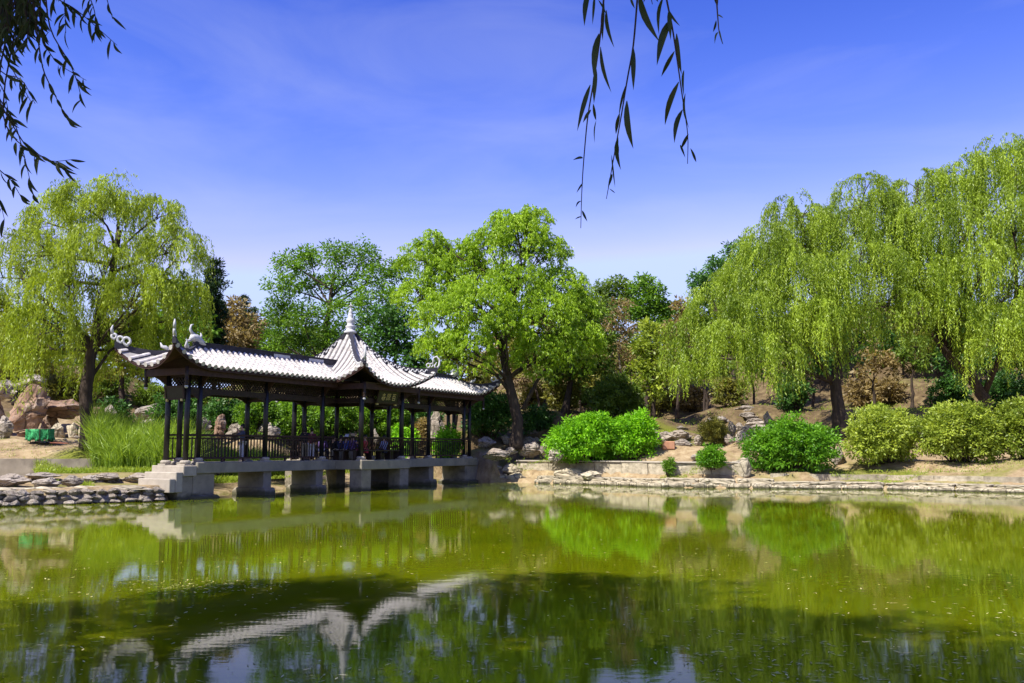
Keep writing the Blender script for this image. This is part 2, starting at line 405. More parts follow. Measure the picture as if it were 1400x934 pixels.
def land_z(X, Y):
    X = np.asarray(X, float); Y = np.asarray(Y, float)
    num = np.zeros(X.shape); den = np.zeros(X.shape)
    for gx, gy, gz in GPA:
        d2 = (X - gx) ** 2 + (Y - gy) ** 2 + 0.35
        wt = d2 ** -2.0
        num += wt * gz; den += wt
    return num / den
def gz(x, y):
    return float(land_z(np.array([x]), np.array([y]))[0])

def build_ground():
    def axis(lo, hi, step, far, n):
        g = np.geomspace(1, far, n)
        return np.concatenate([lo - g[::-1], np.arange(lo, hi + 1e-6, step), hi + g])
    xs = axis(-34, 40, 0.45, 2500, 26); ys = axis(26, 84, 0.45, 2500, 30)
    X, Y = np.meshgrid(xs, ys)
    sd = shore_sd(X, Y)
    Z = land_z(X, Y)
    rel = np.zeros_like(Z)
    for i in range(X.shape[0]):
        for j in range(X.shape[1]):
            rel[i, j] = mnoise.fractal(Vector((X[i, j] * .35, Y[i, j] * .35, 0)), 1.0, 2.0, 4)
    rise = np.clip((sd - 1.5) / 8, 0, 1)
    Z = Z + rel * (0.03 + 0.22 * rise)
    # stepped right bank: low ledge, then the wall
    bank = (X > -1.0) & (Y > 36) & (sd > -2)
    cap = np.interp(sd, [0, 1.45, 2.15, 3.6], [.24, .30, 1.18, 1.45]); cap = np.where(sd > 3.6, 1e3, cap)
    cap = np.where((X > 16) & (sd < 3.6), np.interp(sd, [0, 1.7, 2.3, 3.6], [.20, .26, .66, .95]), cap)
    Z = np.where(bank, np.minimum(Z, cap), Z)
    # shelving shore behind the piers
    hs = (X + 13.13) * .48072 + (Y - 38.5) * .87687; hp = (X + 13.13) * .87687 - (Y - 38.5) * .48072
    beh = (hs > .6) & (hs < 23) & (hp < -.9) & (hp > -9) & (sd > -1)
    Z = np.where(beh & (sd < 5), np.minimum(Z, .06 + .13 * np.maximum(sd, 0)), Z)
    # terrace held by the left retaining wall
    ter = (X > -45) & (X < -20.3)
    Z = np.where(ter & (Y < 44.1) & (Y > 36), np.minimum(Z, .78), Z)
    Z = np.where(ter & (Y > 44.3) & (Y < 52), np.maximum(Z, 1.52), Z)
    t = np.clip((-sd + 0.05) / 0.5, 0, 1)
    Z = Z * (1 - t) + (-1.3) * t
    ny, nx = X.shape
    V = np.stack([X.ravel(), Y.ravel(), Z.ravel()], 1)
    idx = np.arange(nx * ny).reshape(ny, nx)
    Fq = np.stack([idx[:-1, :-1], idx[:-1, 1:], idx[1:, 1:], idx[1:, :-1]], -1).reshape(-1, 4)
    me = bpy.data.meshes.new('ground')
    me.from_pydata(V.tolist(), [], Fq.tolist()); me.materials.append(M_ground); me.shade_smooth()
    tag(inst('ground', me), kind='structure')
build_ground()

def build_water():
    me = bpy.data.meshes.new('pond_water')
    bm = bmesh.new()
    c = SH.mean(0)
    vs = []
    for p in SH:
        q = p + (p - np.array([0, 28])) / np.linalg.norm(p - np.array([0, 28])) * 0.9
        vs.append(bm.verts.new((q[0], q[1], 0)))
    bm.faces.new(vs)
    bmesh.ops.triangulate(bm, faces=bm.faces[:])
    bmesh.ops.recalc_face_normals(bm, faces=bm.faces[:])
    for f in bm.faces:
        if f.normal.z < 0: f.normal_flip()
    bm.to_mesh(me); bm.free(); me.materials.append(M_water)
    tag(inst('pond_water', me), kind='structure')
build_water()
# ------------------------------------------------------------------ pavilion
AX = Vector((0.48072, 0.87687, 0)); NF = Vector((0.87687, -0.48072, 0))
HALL_C = Vector((-13.13, 38.5, 0)) + AX * 10.55 - NF * 0.575
HALL_RZ = math.atan2(AX.y, AX.x)
pav = empty('covered_bridge_pavilion', HALL_C, HALL_RZ)
tag(pav, 'long dark timber gallery pavilion with grey tiled upswept roof on stone piers over the pond', 'pavilion')
def hall(x, y, z):
    return HALL_C + AX * x - NF * y + Vector((0, 0, z))
FL = 1.5

def sweep(mb, pts, wd, ht, base=0.0):
    """upright box section swept along points; ht may be a list"""
    pts = [Vector(p) for p in pts]; n = len(pts); v = []
    hs = ht if hasattr(ht, '__len__') else [ht] * n
    for i, p in enumerate(pts):
        d = pts[min(i + 1, n - 1)] - pts[max(i - 1, 0)]; d.z = 0; d.normalize()
        sx = Vector((-d.y, d.x, 0)) * (wd / 2)
        for q in (p - sx + Vector((0, 0, base)), p + sx + Vector((0, 0, base)), p + sx + Vector((0, 0, base + hs[i])), p - sx + Vector((0, 0, base + hs[i]))):
            v.append(q)
    f = [(0, 3, 2, 1), tuple(4 * (n - 1) + k for k in range(4))]
    for i in range(n - 1):
        a = 4 * i
        for k in range(4):
            k2 = (k + 1) % 4
            f.append((a + k, a + k2, a + 4 + k2, a + 4 + k))
    mb.add(v, f)

class Roof:
    def __init__(s, A, B, Rg, z0, rise, lift, push, g1, ge):
        s.A, s.B, s.Rg, s.z0, s.rise, s.lift, s.push, s.g1, s.ge = A, B, Rg, z0, rise, lift, push, g1, ge
    def pt(s, x, y):
        a = (s.A - abs(x)) / (s.A - s.Rg); b = (s.B - abs(y)) / s.B
        t = min(1, max(0, min(a, b))); m = min(1, max(0, max(a, b)))
        c = (1 - m) ** 2.3
        z = s.z0 + s.rise * (s.g1 * t + (1 - s.g1) * t ** s.ge) + s.lift * c * (1 - .25 * t)
        k = s.push * c * (1 - t)
        return Vector((x + math.copysign(k, x), y + math.copysign(k, y), z))
    def facet(s, which, u, v):           # u -1..1 along the eave, v 0..1 up the slope
        if which[0] == 'y':
            hx = s.A - (s.A - s.Rg) * v
            return s.pt(u * hx, which[1] * s.B * (1 - v))
        hy = s.B * (1 - v)
        return s.pt(which[1] * (s.A - (s.A - s.Rg) * v), u * hy)
FACETS = [('y', -1), ('y', 1), ('x', -1), ('x', 1)]

def tile_row(mb, pts, r=0.102):
    """half round cover tiles up one row, each tile lapping the next"""
    n = len(pts)
    d0 = (pts[-1] - pts[0]); d0.z = 0
    side = Vector((-d0.y, d0.x, 0)).normalized()
    L = [0]
    for i in range(1, n): L.append(L[-1] + (pts[i] - pts[i - 1]).length)
    nt_ = max(1, round(L[-1] / 0.30))
    def pos(l):
        for i in range(1, n):
            if l <= L[i] or i == n - 1:
                k = (l - L[i - 1]) / max(1e-6, L[i] - L[i - 1]); return pts[i - 1].lerp(pts[i], k), (pts[i] - pts[i - 1]).normalized()
    rings = []
    for k in range(nt_):
        for e, rr in ((0.0, r * 1.06), (0.97, r * 0.93)):
            rings.append((L[-1] * (k + e) / nt_, rr))
    v = []; f = []
    ARC = [0, 36, 72, 108, 144, 180]
    for l, rr in rings:
        p, d = pos(min(l, L[-1] * .999)); up = side.cross(d)
        if up.z < 0: up = -up
        for a in ARC:
            v.append(p + side * (rr * math.cos(R(a))) + up * (rr * math.sin(R(a)) + 0.012))
    m = len(ARC)
    for i in range(len(rings) - 1):
        for k in range(m - 1):
            f.append((i * m + k, i * m + k + 1, (i + 1) * m + k + 1, (i + 1) * m + k))
    f.append(tuple(range(m)))
    mb.add(v, f)
    # round end disc with a drip below
    p, d = pos(0); up = side.cross(d); up = -up if up.z < 0 else up
    c0 = p - d * 0.012 + up * 0.02
    v = [c0 + side * (r * .98 * math.cos(2 * math.pi * k / 10)) + up * (r * .98 * math.sin(2 * math.pi * k / 10)) for k in range(10)]
    mb.add(v, [tuple(range(10))])

def build_roof(rf, spacing, xmin=None, prefix=''):
    """deck, soffit and one object for each tile row"""
    for fc in FACETS:
        NU, NV = (40 if (fc[0] == 'y' and rf.Rg > 3) else 20), 10
        for nm, off, mat in (('roof_deck', 0.0, M_pan), ('soffit', -0.09, M_wood_red)):
            mb = MB(); v = []; f = []
            for j in range(NV + 1):
                for i in range(NU + 1):
                    v.append(rf.facet(fc, -1 + 2 * i / NU, j / NV) + Vector((0, 0, off)))
            for j in range(NV):
                for i in range(NU):
                    q = (j * (NU + 1) + i, j * (NU + 1) + i + 1, (j + 1) * (NU + 1) + i + 1, (j + 1) * (NU + 1) + i)
                    f.append(q)
            mb.add(v, f)
            o = mb.build(nm, mat, pav, True)
            if nm == 'roof_deck': deck = o
        # fascia under the tile ends
        mb = MB()
        pts = [rf.facet(fc, -1 + 2 * i / 40, 0.0) for i in range(41)]
        inner = Vector((0, -fc[1] * .05, 0)) if fc[0] == 'y' else Vector((-fc[1] * .05, 0, 0))
        sweep(mb, [p + inner for p in pts], 0.05, 0.15, -0.155)
        mb.build('fascia', M_wood_red, pav)
        half = rf.A if fc[0] == 'y' else rf.B
        n = int(half * 2 / spacing)
        st = [(-half + (i + .5) * (2 * half / n)) for i in range(n)]
        for c in st:
            if fc[0] == 'y':
                if xmin and abs(c) < xmin: continue
                a = (rf.A - abs(c)) / (rf.A - rf.Rg); top = min(1, a)
                P = [rf.pt(c, fc[1] * rf.B * (1 - top * k / 7)) for k in range(8)]
            else:
                b = (rf.B - abs(c)) / rf.B; top = b
                P = [rf.pt(fc[1] * (rf.A - (rf.A - rf.Rg) * top * k / 7), c) for k in range(8)]
            if (P[-1] - P[0]).length < 0.12: continue
            mb = MB(); tile_row(mb, P)
            mb.build('tile_row', M_tile, deck)

GR = Roof(12.75, 1.45, 10.4, 5.43, 0.93, 0.80, 0.30, 0.75, 2.0)
CR = Roof(2.85, 3.15, 0.02, 5.30, 2.95, 0.85, 0.30, 0.42, 2.3)
build_roof(GR, 0.33, 2.0)
build_roof(CR, 0.33)

def scroll(mb, base, d, up, size, r=0.028, curls=3):
    """open-work run of curls climbing out along direction d"""
    base = Vector(base); d = Vector(d).normalized(); up = Vector(up)
    for k in range(curls):
        rr = size * (0.5 - 0.09 * k)
        c = base + d * (size * (.42 + .70 * k)) + up * (rr * .9 + size * 0.10 * k * k)
        pts = []
        for i in range(15):
            a = -math.pi * .6 + i / 14 * math.pi * 2.05
            q = rr * (1 - .028 * i)
            pts.append(c + d * (q * math.cos(a)) + up * (q * math.sin(a)))
        mb.tube(pts, r, 5)
    tipb = base + d * (size * (.42 + .70 * (curls - 1) + .25)) + up * (size * (.55 + .1 * (curls - 1) ** 2))
    mb.tube([tipb, tipb + up * size * .55 + d * size * .1, tipb + up * size * 1.0 - d * size * .02], [r * 1.2, r, r * .4], 5)

def hip_pts(rf, sx, sy, n=14, k0=0.0, k1=1.0):
    out = []
    for i in range(n + 1):
        t = k0 + (k1 - k0) * i / n
        out.append(rf.pt(sx * (rf.A - (rf.A - rf.Rg) * t), sy * rf.B * (1 - t)))
    return out
# ridges, hips and their ornaments on the gallery
for sx in (-1, 1):
    mb = MB()
    zr = GR.z0 + GR.rise
    pts = [(sx * (1.0 + (10.45 - 1.0) * i / 12), 0, zr - 0.03) for i in range(13)]
    sweep(mb, pts, 0.20, 0.24)
    sweep(mb, [(p[0], 0, p[2] + .24) for p in pts], 0.26, 0.05)
    rg = mb.build('ridge', M_ridge, pav)
    for xm in (5.2, 2.75):
        mb = MB(); mb.box(sx * xm - .55, sx * xm + .55, -0.108, 0.108, zr + .02, zr + .16); mb.build('ridge_panel', M_orn, rg)
    # beast at the ridge end
    mb = MB(); b = Vector((sx * 10.3, 0, zr + .15))
    o = lambda a, h: b + Vector((sx * a, 0, h))
    mb.tube([o(-.42, .0), o(-.15, .12), o(.08, .26), o(.26, .30), o(.40, .18)], [.10, .17, .19, .15, .06], 8)
    mb.tube([o(.10, .34), o(.30, .46), o(.42, .62), o(.36, .80), o(.24, .84)], [.10, .075, .055, .04, .015], 6)
    mb.tube([o(-.1, .25), o(-.22, .40), o(-.16, .52)], [.07, .05, .02], 6)
    mb.tube([o(.34, .16), o(.52, .10), o(.62, .16)], [.07, .05, .02], 6)
    mb.build('ridge_beast', M_orn, rg, True)
    for sy in (-1, 1):
        hp = hip_pts(GR, sx, sy)
        mb = MB(); hts = [0.26 - .10 * (i / 14) for i in range(15)]
        sweep(mb, [p + Vector((0, 0, -.03)) for p in hp], 0.15, hts)
        hr = mb.build('hip_ridge', M_ridge, pav)
        d = Vector((sx, sy, 0)).normalized()
        mb = MB()
        scroll(mb, hp[0] - d * .62 + Vector((0, 0, .06)), (d + Vector((0, 0, .20))), Vector((0, 0, 1)), 0.36, .058, 3)
        mb.build('tip_scroll', M_orn, hr, True)
        mb = MB(); q = hp[8] + Vector((0, 0, .2))
        mb.tube([q - d * .16, q + Vector((0, 0, .10)), q + d * .14 + Vector((0, 0, .14)), q + d * .2 + Vector((0, 0, .3))], [.06, .1, .07, .02], 6)
        mb.build('hip_beast', M_orn, hr, True)
# centre roof hips
for sx in (-1, 1):
    for sy in (-1, 1):
        hp = hip_pts(CR, sx, sy, 20, 0.0, 0.97)
        mb = MB(); sweep(mb, [p + Vector((0, 0, -.03)) for p in hp], 0.17, [0.30] * 21)
        hr = mb.build('hip_ridge', M_ridge, pav)
        mb = MB()                                       # pale relief run along the ridge flank
        for k in range(2, 18):
            p = hp[k]; q = hp[k + 1]; dd = (q - p).normalized()
            for e in (-1, 1):
                sd_ = Vector((-dd.y, dd.x, 0)).normalized() * (.088 * e)
                pts = []
                for i in range(7):
                    a = i / 6 * math.pi * 2
                    pts.append(p.lerp(q, i / 6) + sd_ + Vector((0, 0, .12 + .075 * math.sin(a))))
                mb.tube(pts, .034, 4)
        mb.build('relief_band', M_orn, hr, True)
        d = Vector((sx, sy, 0)).normalized(); b = hp[0]
        mb = MB()
        scroll(mb, b - d * .62 + Vector((0, 0, .24)), d + Vector((0, 0, .10)), Vector((0, 0, 1)), 0.26, .034, 2)
        mb.tube([b - d * .1 + Vector((0, 0, .1)), b + d * .10 + Vector((0, 0, .38)), b + d * .12 + Vector((0, 0, .68)), b - d * .06 + Vector((0, 0, .86)), b - d * .22 + Vector((0, 0, .78)), b - d * .20 + Vector((0, 0, .62)), b - d * .1 + Vector((0, 0, .6))],
                [.07, .06, .055, .05, .042, .034, .02], 6)
        mb.tube([b - d * .02 + Vector((0, 0, .1)), b - d * .16 + Vector((0, 0, .36)), b - d * .04 + Vector((0, 0, .55))], [.06, .05, .02], 6)
        mb.build('tip_scroll', M_orn, hr, True)
# finial
mb = MB()
z = CR.z0 + CR.rise
mb.lathe([(.34, z - .12), (.34, z - .02), (.24, z + .04), (.20, z + .12), (.26, z + .22), (.26, z + .27), (.16, z + .33), (.19, z + .45), (.23, z + .55), (.20, z + .66), (.12, z + .72),
          (.15, z + .80), (.15, z + .86), (.09, z + .93), (.11, z + 1.0), (.10, z + 1.08), (.05, z + 1.14), (.07, z + 1.22), (.03, z + 1.30), (.02, z + 1.5), (.005, z + 1.56)], 14)
mb.tube([(-.14, 0, z + 1.32), (0, 0, z + 1.40), (.14, 0, z + 1.32)], [.02, .03, .02], 5)
mb.tube([(0, -.14, z + 1.32), (0, 0, z + 1.42), (0, .14, z + 1.32)], [.02, .03, .02], 5)
mb.build('finial', M_orn, pav, True)

# columns
def col_mesh(h, r=0.115):
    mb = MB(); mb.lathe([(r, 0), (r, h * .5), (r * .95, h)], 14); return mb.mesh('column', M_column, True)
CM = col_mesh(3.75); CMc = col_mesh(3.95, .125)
mb = MB(); mb.lathe([(.19, 0), (.215, .03), (.225, .07), (.205, .12), (.15, .145)], 14); mb.box(-.22, .22, -.22, .22, -.05, .0)
PL = mb.mesh('column_base', M_step)
GX = [-11.2, -10.55, -6.65, -2.75, 2.75, 6.65, 10.55, 11.2]
def put_col(x, y, me, z=FL):
    c = inst('column', me, pav, (x, y, z + .145))
    inst('column_base', PL, c, (0, 0, -.10))
for x in GX:
    for y in (-.575, .575):
        put_col(x, y, CM, FL - (0.10 if abs(x) > 11 else 0))
for x in (-1.7, 1.7):
    for y in (-2.18, 2.18): put_col(x, y, CMc)

# beams and lattice under the eaves
def lattice(a, b, z0, z1, parent):
    a = Vector((*a, 0)); b = Vector((*b, 0)); L = (b - a).length; d = (b - a) / L; h = z1 - z0
    mb = MB(); sp = 0.17
    k = -h
    for sgn in (1, -1):
        off = Vector((-d.y, d.x, 0)) * (.012 * sgn)
        s0 = -h
        while s0 < L:
            u0, u1 = s0, s0 + h
            za, zb = (z0, z1) if sgn > 0 else (z1, z0)
            c0, c1 = max(u0, 0), min(u1, L)
            if c1 - c0 > .03:
                f0 = (c0 - u0) / h; f1 = (c1 - u0) / h
                mb.bar(a + d * c0 + off + Vector((0, 0, za + (zb - za) * f0)), a + d * c1 + off + Vector((0, 0, za + (zb - za) * f1)), .022, .034)
            s0 += sp
    mb.build('lattice_panel', M_wood, parent)
def bay(a, b, lat=True, zlow=4.35):
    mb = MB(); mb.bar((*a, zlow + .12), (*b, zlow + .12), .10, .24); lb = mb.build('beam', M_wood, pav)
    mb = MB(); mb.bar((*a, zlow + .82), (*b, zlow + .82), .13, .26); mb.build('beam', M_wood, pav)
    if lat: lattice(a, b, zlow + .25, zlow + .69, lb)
for y in (-.575, .575):
    for x0, x1 in ((-11.2, -10.55), (-10.55, -6.65), (-6.65, -2.75), (2.75, 6.65), (6.65, 10.55), (10.55, 11.2)):
        bay((x0 + .1, y), (x1 - .1, y))
for sx in (-1, 1):
    bay((sx * 11.2, -.47), (sx * 11.2, .47))
    for x in (10.55, 6.65, 2.75):
        mb = MB(); mb.bar((sx * x, -.575, 4.27), (sx * x, .575, 4.27), .09, .14); mb.build('cross_beam', M_wood, pav)
    for y in (-.575, .575):
        bay((sx * 2.65, y), (sx * 1.75, y))
    for sy in (-1, 1):
        bay((sx * 1.7, sy * 2.08), (sx * 1.7, sy * .62))
for sy in (-1, 1): bay((-1.58, sy * 2.18), (1.58, sy * 2.18))
# outer eave beams carried on brackets, with hanging posts at the corners
def ring(X, Y, z0, z1, wd, xin=None):
    for sy in (-1, 1):
        if xin is None: mb = MB(); mb.box(-X, X, sy * Y - wd / 2, sy * Y + wd / 2, z0, z1); mb.build('eave_beam', M_wood_red, pav)
        else:
            for sx in (-1, 1):
                mb = MB(); mb.box(min(sx * xin, sx * X), max(sx * xin, sx * X), sy * Y - wd / 2, sy * Y + wd / 2, z0, z1); mb.build('eave_beam', M_wood_red, pav)
    for sx in (-1, 1):
        mb = MB(); mb.box(sx * X - wd / 2, sx * X + wd / 2, -Y + wd / 2 + .003, Y - wd / 2 - .003, z0, z1); mb.build('eave_beam', M_wood_red, pav)
ring(11.86, 1.20, 5.06, 5.34, .10, 2.4)
ring(2.32, 2.82, 4.98, 5.26, .10)
mb = MB(); mb.lathe([(.02, -.02), (.07, .03), (.09, .10), (.05, .16), (.085, .22), (.085, .30), (.06, .34), (.075, .42), (.075, .80)], 10)
PEND = mb.mesh('hanging_post', M_wood, True)
mb = MB(); mb.lathe([(.005, 0), (.06, .03), (.078, .085), (.05, .135), (.02, .15)], 10); PTIP = mb.mesh('post_tip', M_orn, True)
for X, Y, zb in ((11.86, 1.20, 4.60), (2.32, 2.82, 4.52)):
    for sx in (-1, 1):
        for sy in (-1, 1):
            p = inst('hanging_post', PEND, pav, (sx * X, sy * Y, zb)); inst('post_tip', PTIP, p, (0, 0, -.10))
# bracket arms from columns out to the eave beam, with a curved lower edge
def bracket(x, y, dx, dy, z):
    d = Vector((dx, dy, 0)); L = d.length; d /= L; s = Vector((-d.y, d.x, 0)) * .035
    prof = [(0, 0.28), (L, 0.28), (L, .10), (L * .7, .02), (L * .45, -.10), (L * .15, -.30), (0, -.38)]
    v = []
    for e in (-1, 1):
        for u, h in prof: v.append(Vector((x, y, z)) + d * u + s * e + Vector((0, 0, h)))
    n = len(prof); f = [tuple(range(n)), tuple(range(2 * n - 1, n - 1, -1))] + [(i, i + n, (i + 1) % n + n, (i + 1) % n) for i in range(n)]
    mb = MB(); mb.add(v, f); mb.build('bracket', M_wood_red, pav)
for x in GX[1:-1]:
    for sy in (-1, 1): bracket(x, sy * .66, 0, sy * .50, 5.02)
for sx in (-1, 1):
    for sy in (-1, 1):
        bracket(sx * 11.2, sy * .575, sx * .60, sy * .58, 5.02)
        bracket(sx * 1.7, sy * 2.18, sx * .57, sy * .60, 4.96)
# queti: little curved fillets below the low beam at each column
for y in (-.575, .575):
    for x in GX[1:-1]:
        for e in (-1, 1):
            mb = MB(); v = []
            prof = [(0.1, 0), (0.62, 0), (.5, -.05), (.36, -.07), (.26, -.14), (.14, -.20), (.1, -.24)]
            for w_ in (-.03, .03):
                for u, h in prof: v.append((x + e * u, y + w_, 4.345 + h))
            n = 7
            mb.add(v, [tuple(range(n)), tuple(range(2 * n - 1, n - 1, -1))] + [(i, i + n, (i + 1) % n + n, (i + 1) % n) for i in range(n)])
            mb.build('spandrel', M_wood, pav)
# ceiling boards
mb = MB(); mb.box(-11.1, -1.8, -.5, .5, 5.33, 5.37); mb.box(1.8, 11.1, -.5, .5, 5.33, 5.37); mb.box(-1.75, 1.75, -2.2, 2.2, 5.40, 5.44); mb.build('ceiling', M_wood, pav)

# railings: posts, rails and each baluster
mb = MB(); mb.box(-.02, .02, -.016, .016, 0, .87); BAL = mb.mesh('baluster', M_wood)
def railing(a, b):
    a = Vector((*a, 0)); b = Vector((*b, 0)); L = (b - a).length; d = (b - a) / L; ang = math.atan2(d.y, d.x)
    mb = MB(); mb.box(0, L, -.05, .05, 1.10, 1.18); mb.box(0, L, -.03, .03, .98, 1.02); mb.box(0, L, -.035, .035, .13, .20)
    n = max(1, round(L / 1.3))
    for i in range(1, n): mb.box(L * i / n - .035, L * i / n + .035, -.035, .035, 0, .13)
    r = mb.build('railing', M_wood_red, pav, False, (a.x, a.y, FL)); r.rotation_euler = (0, 0, ang)
    k = max(2, round(L / .19))
    for i in range(1, k): inst('baluster', BAL, r, (L * i / k, 0, .18))
for y in (-.575, .575):
    for x0, x1 in ((-11.2, -10.55), (-10.55, -6.65), (-6.65, -2.75), (2.75, 6.65), (6.65, 10.55), (10.55, 11.2)):
        railing((x0 + .11, y), (x1 - .11, y))
    for sx in (-1, 1): railing((sx * 1.8, y), (sx * 2.64, y))
# benches with curved leaning slats round the centre
def slat_mesh():
    mb = MB(); pts = [(0, 0, .50), (0, .06, .62), (0, .15, .78), (0, .20, .94), (0, .21, 1.10)]
    for p, q in zip(pts, pts[1:]): mb.bar(p, q, .035, .03, (0, 1, 0))
    return mb.mesh('bench_slat', M_wood_red)
SLAT = slat_mesh()
def bench(a, b):
    """outward side is to the left of a -> b"""
    a = Vector((*a, 0)); b = Vector((*b, 0)); L = (b - a).length; d = (b - a) / L; ang = math.atan2(d.y, d.x)
    mb = MB(); mb.box(0, L, -.42, .03, .44, .50); mb.box(0, L, .17, .25, 1.08, 1.15)
    n = max(2, round(L / .8))
    for i in range(n + 1):
        u = min(max(L * i / n, .04), L - .04); mb.box(u - .04, u + .04, -.36, -.02, 0, .44)
    r = mb.build('bench', M_wood, pav, False, (a.x, a.y, FL)); r.rotation_euler = (0, 0, ang)
    k = max(2, round(L / .17))
    for i in range(k): inst('bench_slat', SLAT, r, (L * (i + .5) / k, 0, 0))
bench((1.58, -2.18), (-1.58, -2.18)); bench((-1.58, 2.18), (1.58, 2.18))
for sx in (-1, 1):
    for sy in (-1, 1):
        p, q = (sx * 1.7, sy * 2.06), (sx * 1.7, sy * .75)
        if sx * sy > 0: bench(q, p) if sx < 0 else bench(q, p)
        else: bench(p, q)

# deck, piers, steps
def block(name, x0, x1, y0, y1, z0, z1, mat, parent=pav, bev=.025):
    cx, cy = (x0 + x1) / 2, (y0 + y1) / 2
    mb = MB(); mb.box(x0 - cx, x1 - cx, y0 - cy, y1 - cy, 0, z1 - z0)
    me = mb.mesh(name, mat)
    if bev: bevel_mesh(me, bev)
    return inst(name, me, parent, (cx, cy, z0))
block('deck_slab', -10.85, -2.053, -.925, .925, 1.04, FL, M_slab)
block('deck_slab', 2.053, 11.6, -.925, .925, 1.04, FL, M_slab)
block('deck_slab', -2.05, 2.05, -2.525, 2.525, 1.04, FL + .004, M_slab)
def footing(parent, hx, hy, zt):
    mb = MB(); n = 22; v = []; rr = random.Random(int(hx * 1000 + hy * 77))
    for lv, (k, z) in enumerate(((1.18, -1.4), (1.16, zt * .5), (1.10, zt), (.95, zt + .02))):
        for i in range(n):
            a = 2 * math.pi * i / n; c, s = math.cos(a), math.sin(a)
            q = 1 / max(abs(c), abs(s)); j = 1 + rr.uniform(-.05, .06)
            v.append((c * q * (hx + .14) * k / 1.1 * j, s * q * (hy + .14) * k / 1.1 * j, z + (rr.uniform(-.03, .03) if lv == 2 else 0)))
    f = [(l * n + i, l * n + (i + 1) % n, (l + 1) * n + (i + 1) % n, (l + 1) * n + i) for l in range(3) for i in range(n)] + [tuple(3 * n + i for i in range(n))]
    mb.add(v, f); o = mb.build('footing', M_cwall, parent); return o
def pier(x, y, hx, hy, foot=True):
    p = block('pier', x - hx, x + hx, y - hy, y + hy, -1.4, 1.037, M_cwall)
    if foot: footing(p, hx, hy, .30).location = (0, 0, 1.4)
for x in (-6.65, -3.1, 3.1, 6.65): pier(x, 0, .25, .80)
for x in (-1.6, 1.6):
    for y in (-2.1, 2.1): pier(x, y, .38, .38, False)
ab = block('abutment', -11.0, -9.85, -.86, .86, -1.4, 1.037, M_cwall)
footing(ab, .60, .88, .14).location = (0, 0, 1.4)
block('abutment', -11.75, -11.003, -.84, 1.2, -1.4, .93, M_cwall)
ab = block('abutment', 10.3, 12.1, -.86, .86, -1.4, 1.037, M_cwall)
footing(ab, .92, .88, .16).location = (0, 0, 1.4)
for k, (x0, x1, zt) in enumerate(((-11.55, -10.853, 1.375), (-11.9, -11.553, 1.12), (-12.2, -11.903, .86))):
    block('step', x0, x1, -.90 + .02 * k, 1.0, .30 if k else .94, zt, M_step)
for k, (x0, x1, zt) in enumerate(((11.603, 12.1, 1.375), (12.103, 12.55, 1.20))):
    block('step', x0, x1, -.88, 1.0, 1.04 if k == 0 else .4, zt, M_slab)

# plaques
def plaque(w_, h_, strokes, label):
    mb = MB(); mb.box(-w_ / 2, w_ / 2, -.03, .03, -h_ / 2, h_ / 2)
    o = mb.build('plaque', M_board, pav)
    fr = MB()
    for z_ in (-1, 1): fr.box(-w_ / 2 - .05, w_ / 2 + .05, -.055, .045, z_ * h_ / 2 - .035, z_ * h_ / 2 + .035)
    for x_ in (-1, 1): fr.box(x_ * w_ / 2 - .04, x_ * w_ / 2 + .04, -.05, .04, -h_ / 2 + .036, h_ / 2 - .036)
    fr.build('plaque_frame', M_wood, o)
    for cx, sz, st in strokes:
        mb = MB()
        for (x0, z0, x1, z1, wd) in st:
            a = Vector((cx + x0 * sz, -.036, z0 * sz)); b = Vector((cx + x1 * sz, -.036, z1 * sz))
            mb.bar(a, b, .012, wd * sz, (0, 0, 1) if abs(x1 - x0) > abs(z1 - z0) else (1, 0, 0))
        mb.build('character', M_gold, o)
    o['label'] = label
    return o
# the brush characters are too small to read: strokes set as they look
g_left = [(-.32, .30, .34, .34, .09), (.02, .5, .0, .1, .09), (-.26, .12, .28, .15, .08), (-.42, -.08, .44, -.05, .09), (-.2, -.1, -.40, -.36, .08), (.2, -.1, .38, -.34, .08), (-.14, -.28, .14, -.28, .07), (-.14, -.46, .14, -.46, .07), (-.15, -.22, -.15, -.5, .07), (.15, -.22, .15, -.5, .07)]
g_mid = [(-.35, .42, .42, .46, .09), (-.33, .42, -.46, -.45, .09), (-.14, .25, .30, .25, .07), (-.14, .04, .30, .04, .07), (-.14, .3, -.14, 0, .07), (.30, .3, .30, 0, .07), (.08, .0, .08, -.42, .08), (-.10, -.18, -.2, -.38, .08), (.26, -.16, .38, -.36, .08)]
g_right = [(-.36, .42, .40, .46, .09), (-.02, .44, -.12, .2, .08), (-.26, .16, .28, .18, .08), (-.26, -.12, .26, -.12, .07), (-.26, -.42, .26, -.40, .08), (-.27, .18, -.27, -.46, .08), (.27, .18, .27, -.46, .08)]
pq = plaque(1.75, .62, [(-.42, .36, g_left), (.02, .36, g_mid), (.46, .36, g_right)], 'dark board with three gold brush characters')
pq.location = (.15, -2.42, 4.70); pq.rotation_euler = (R(14), 0, 0)
for x in (-.62, .92):
    mb = MB(); mb.box(x - .06, x + .06, -2.36, -2.26, 4.28, 4.44); mb.build('plaque_bracket', M_gold, pav)
pq = plaque(1.05, .52, [], 'dark wooden board hung over the stepped end entrance')
pq.location = (-11.36, .02, 4.38); pq.rotation_euler = (R(10), 0, R(-90))
for y in (-.42, .45):
    mb = MB(); mb.box(-11.42, -11.34, y - .04, y + .04, 4.02, 4.12); mb.build('plaque_bracket', M_gold, pav)
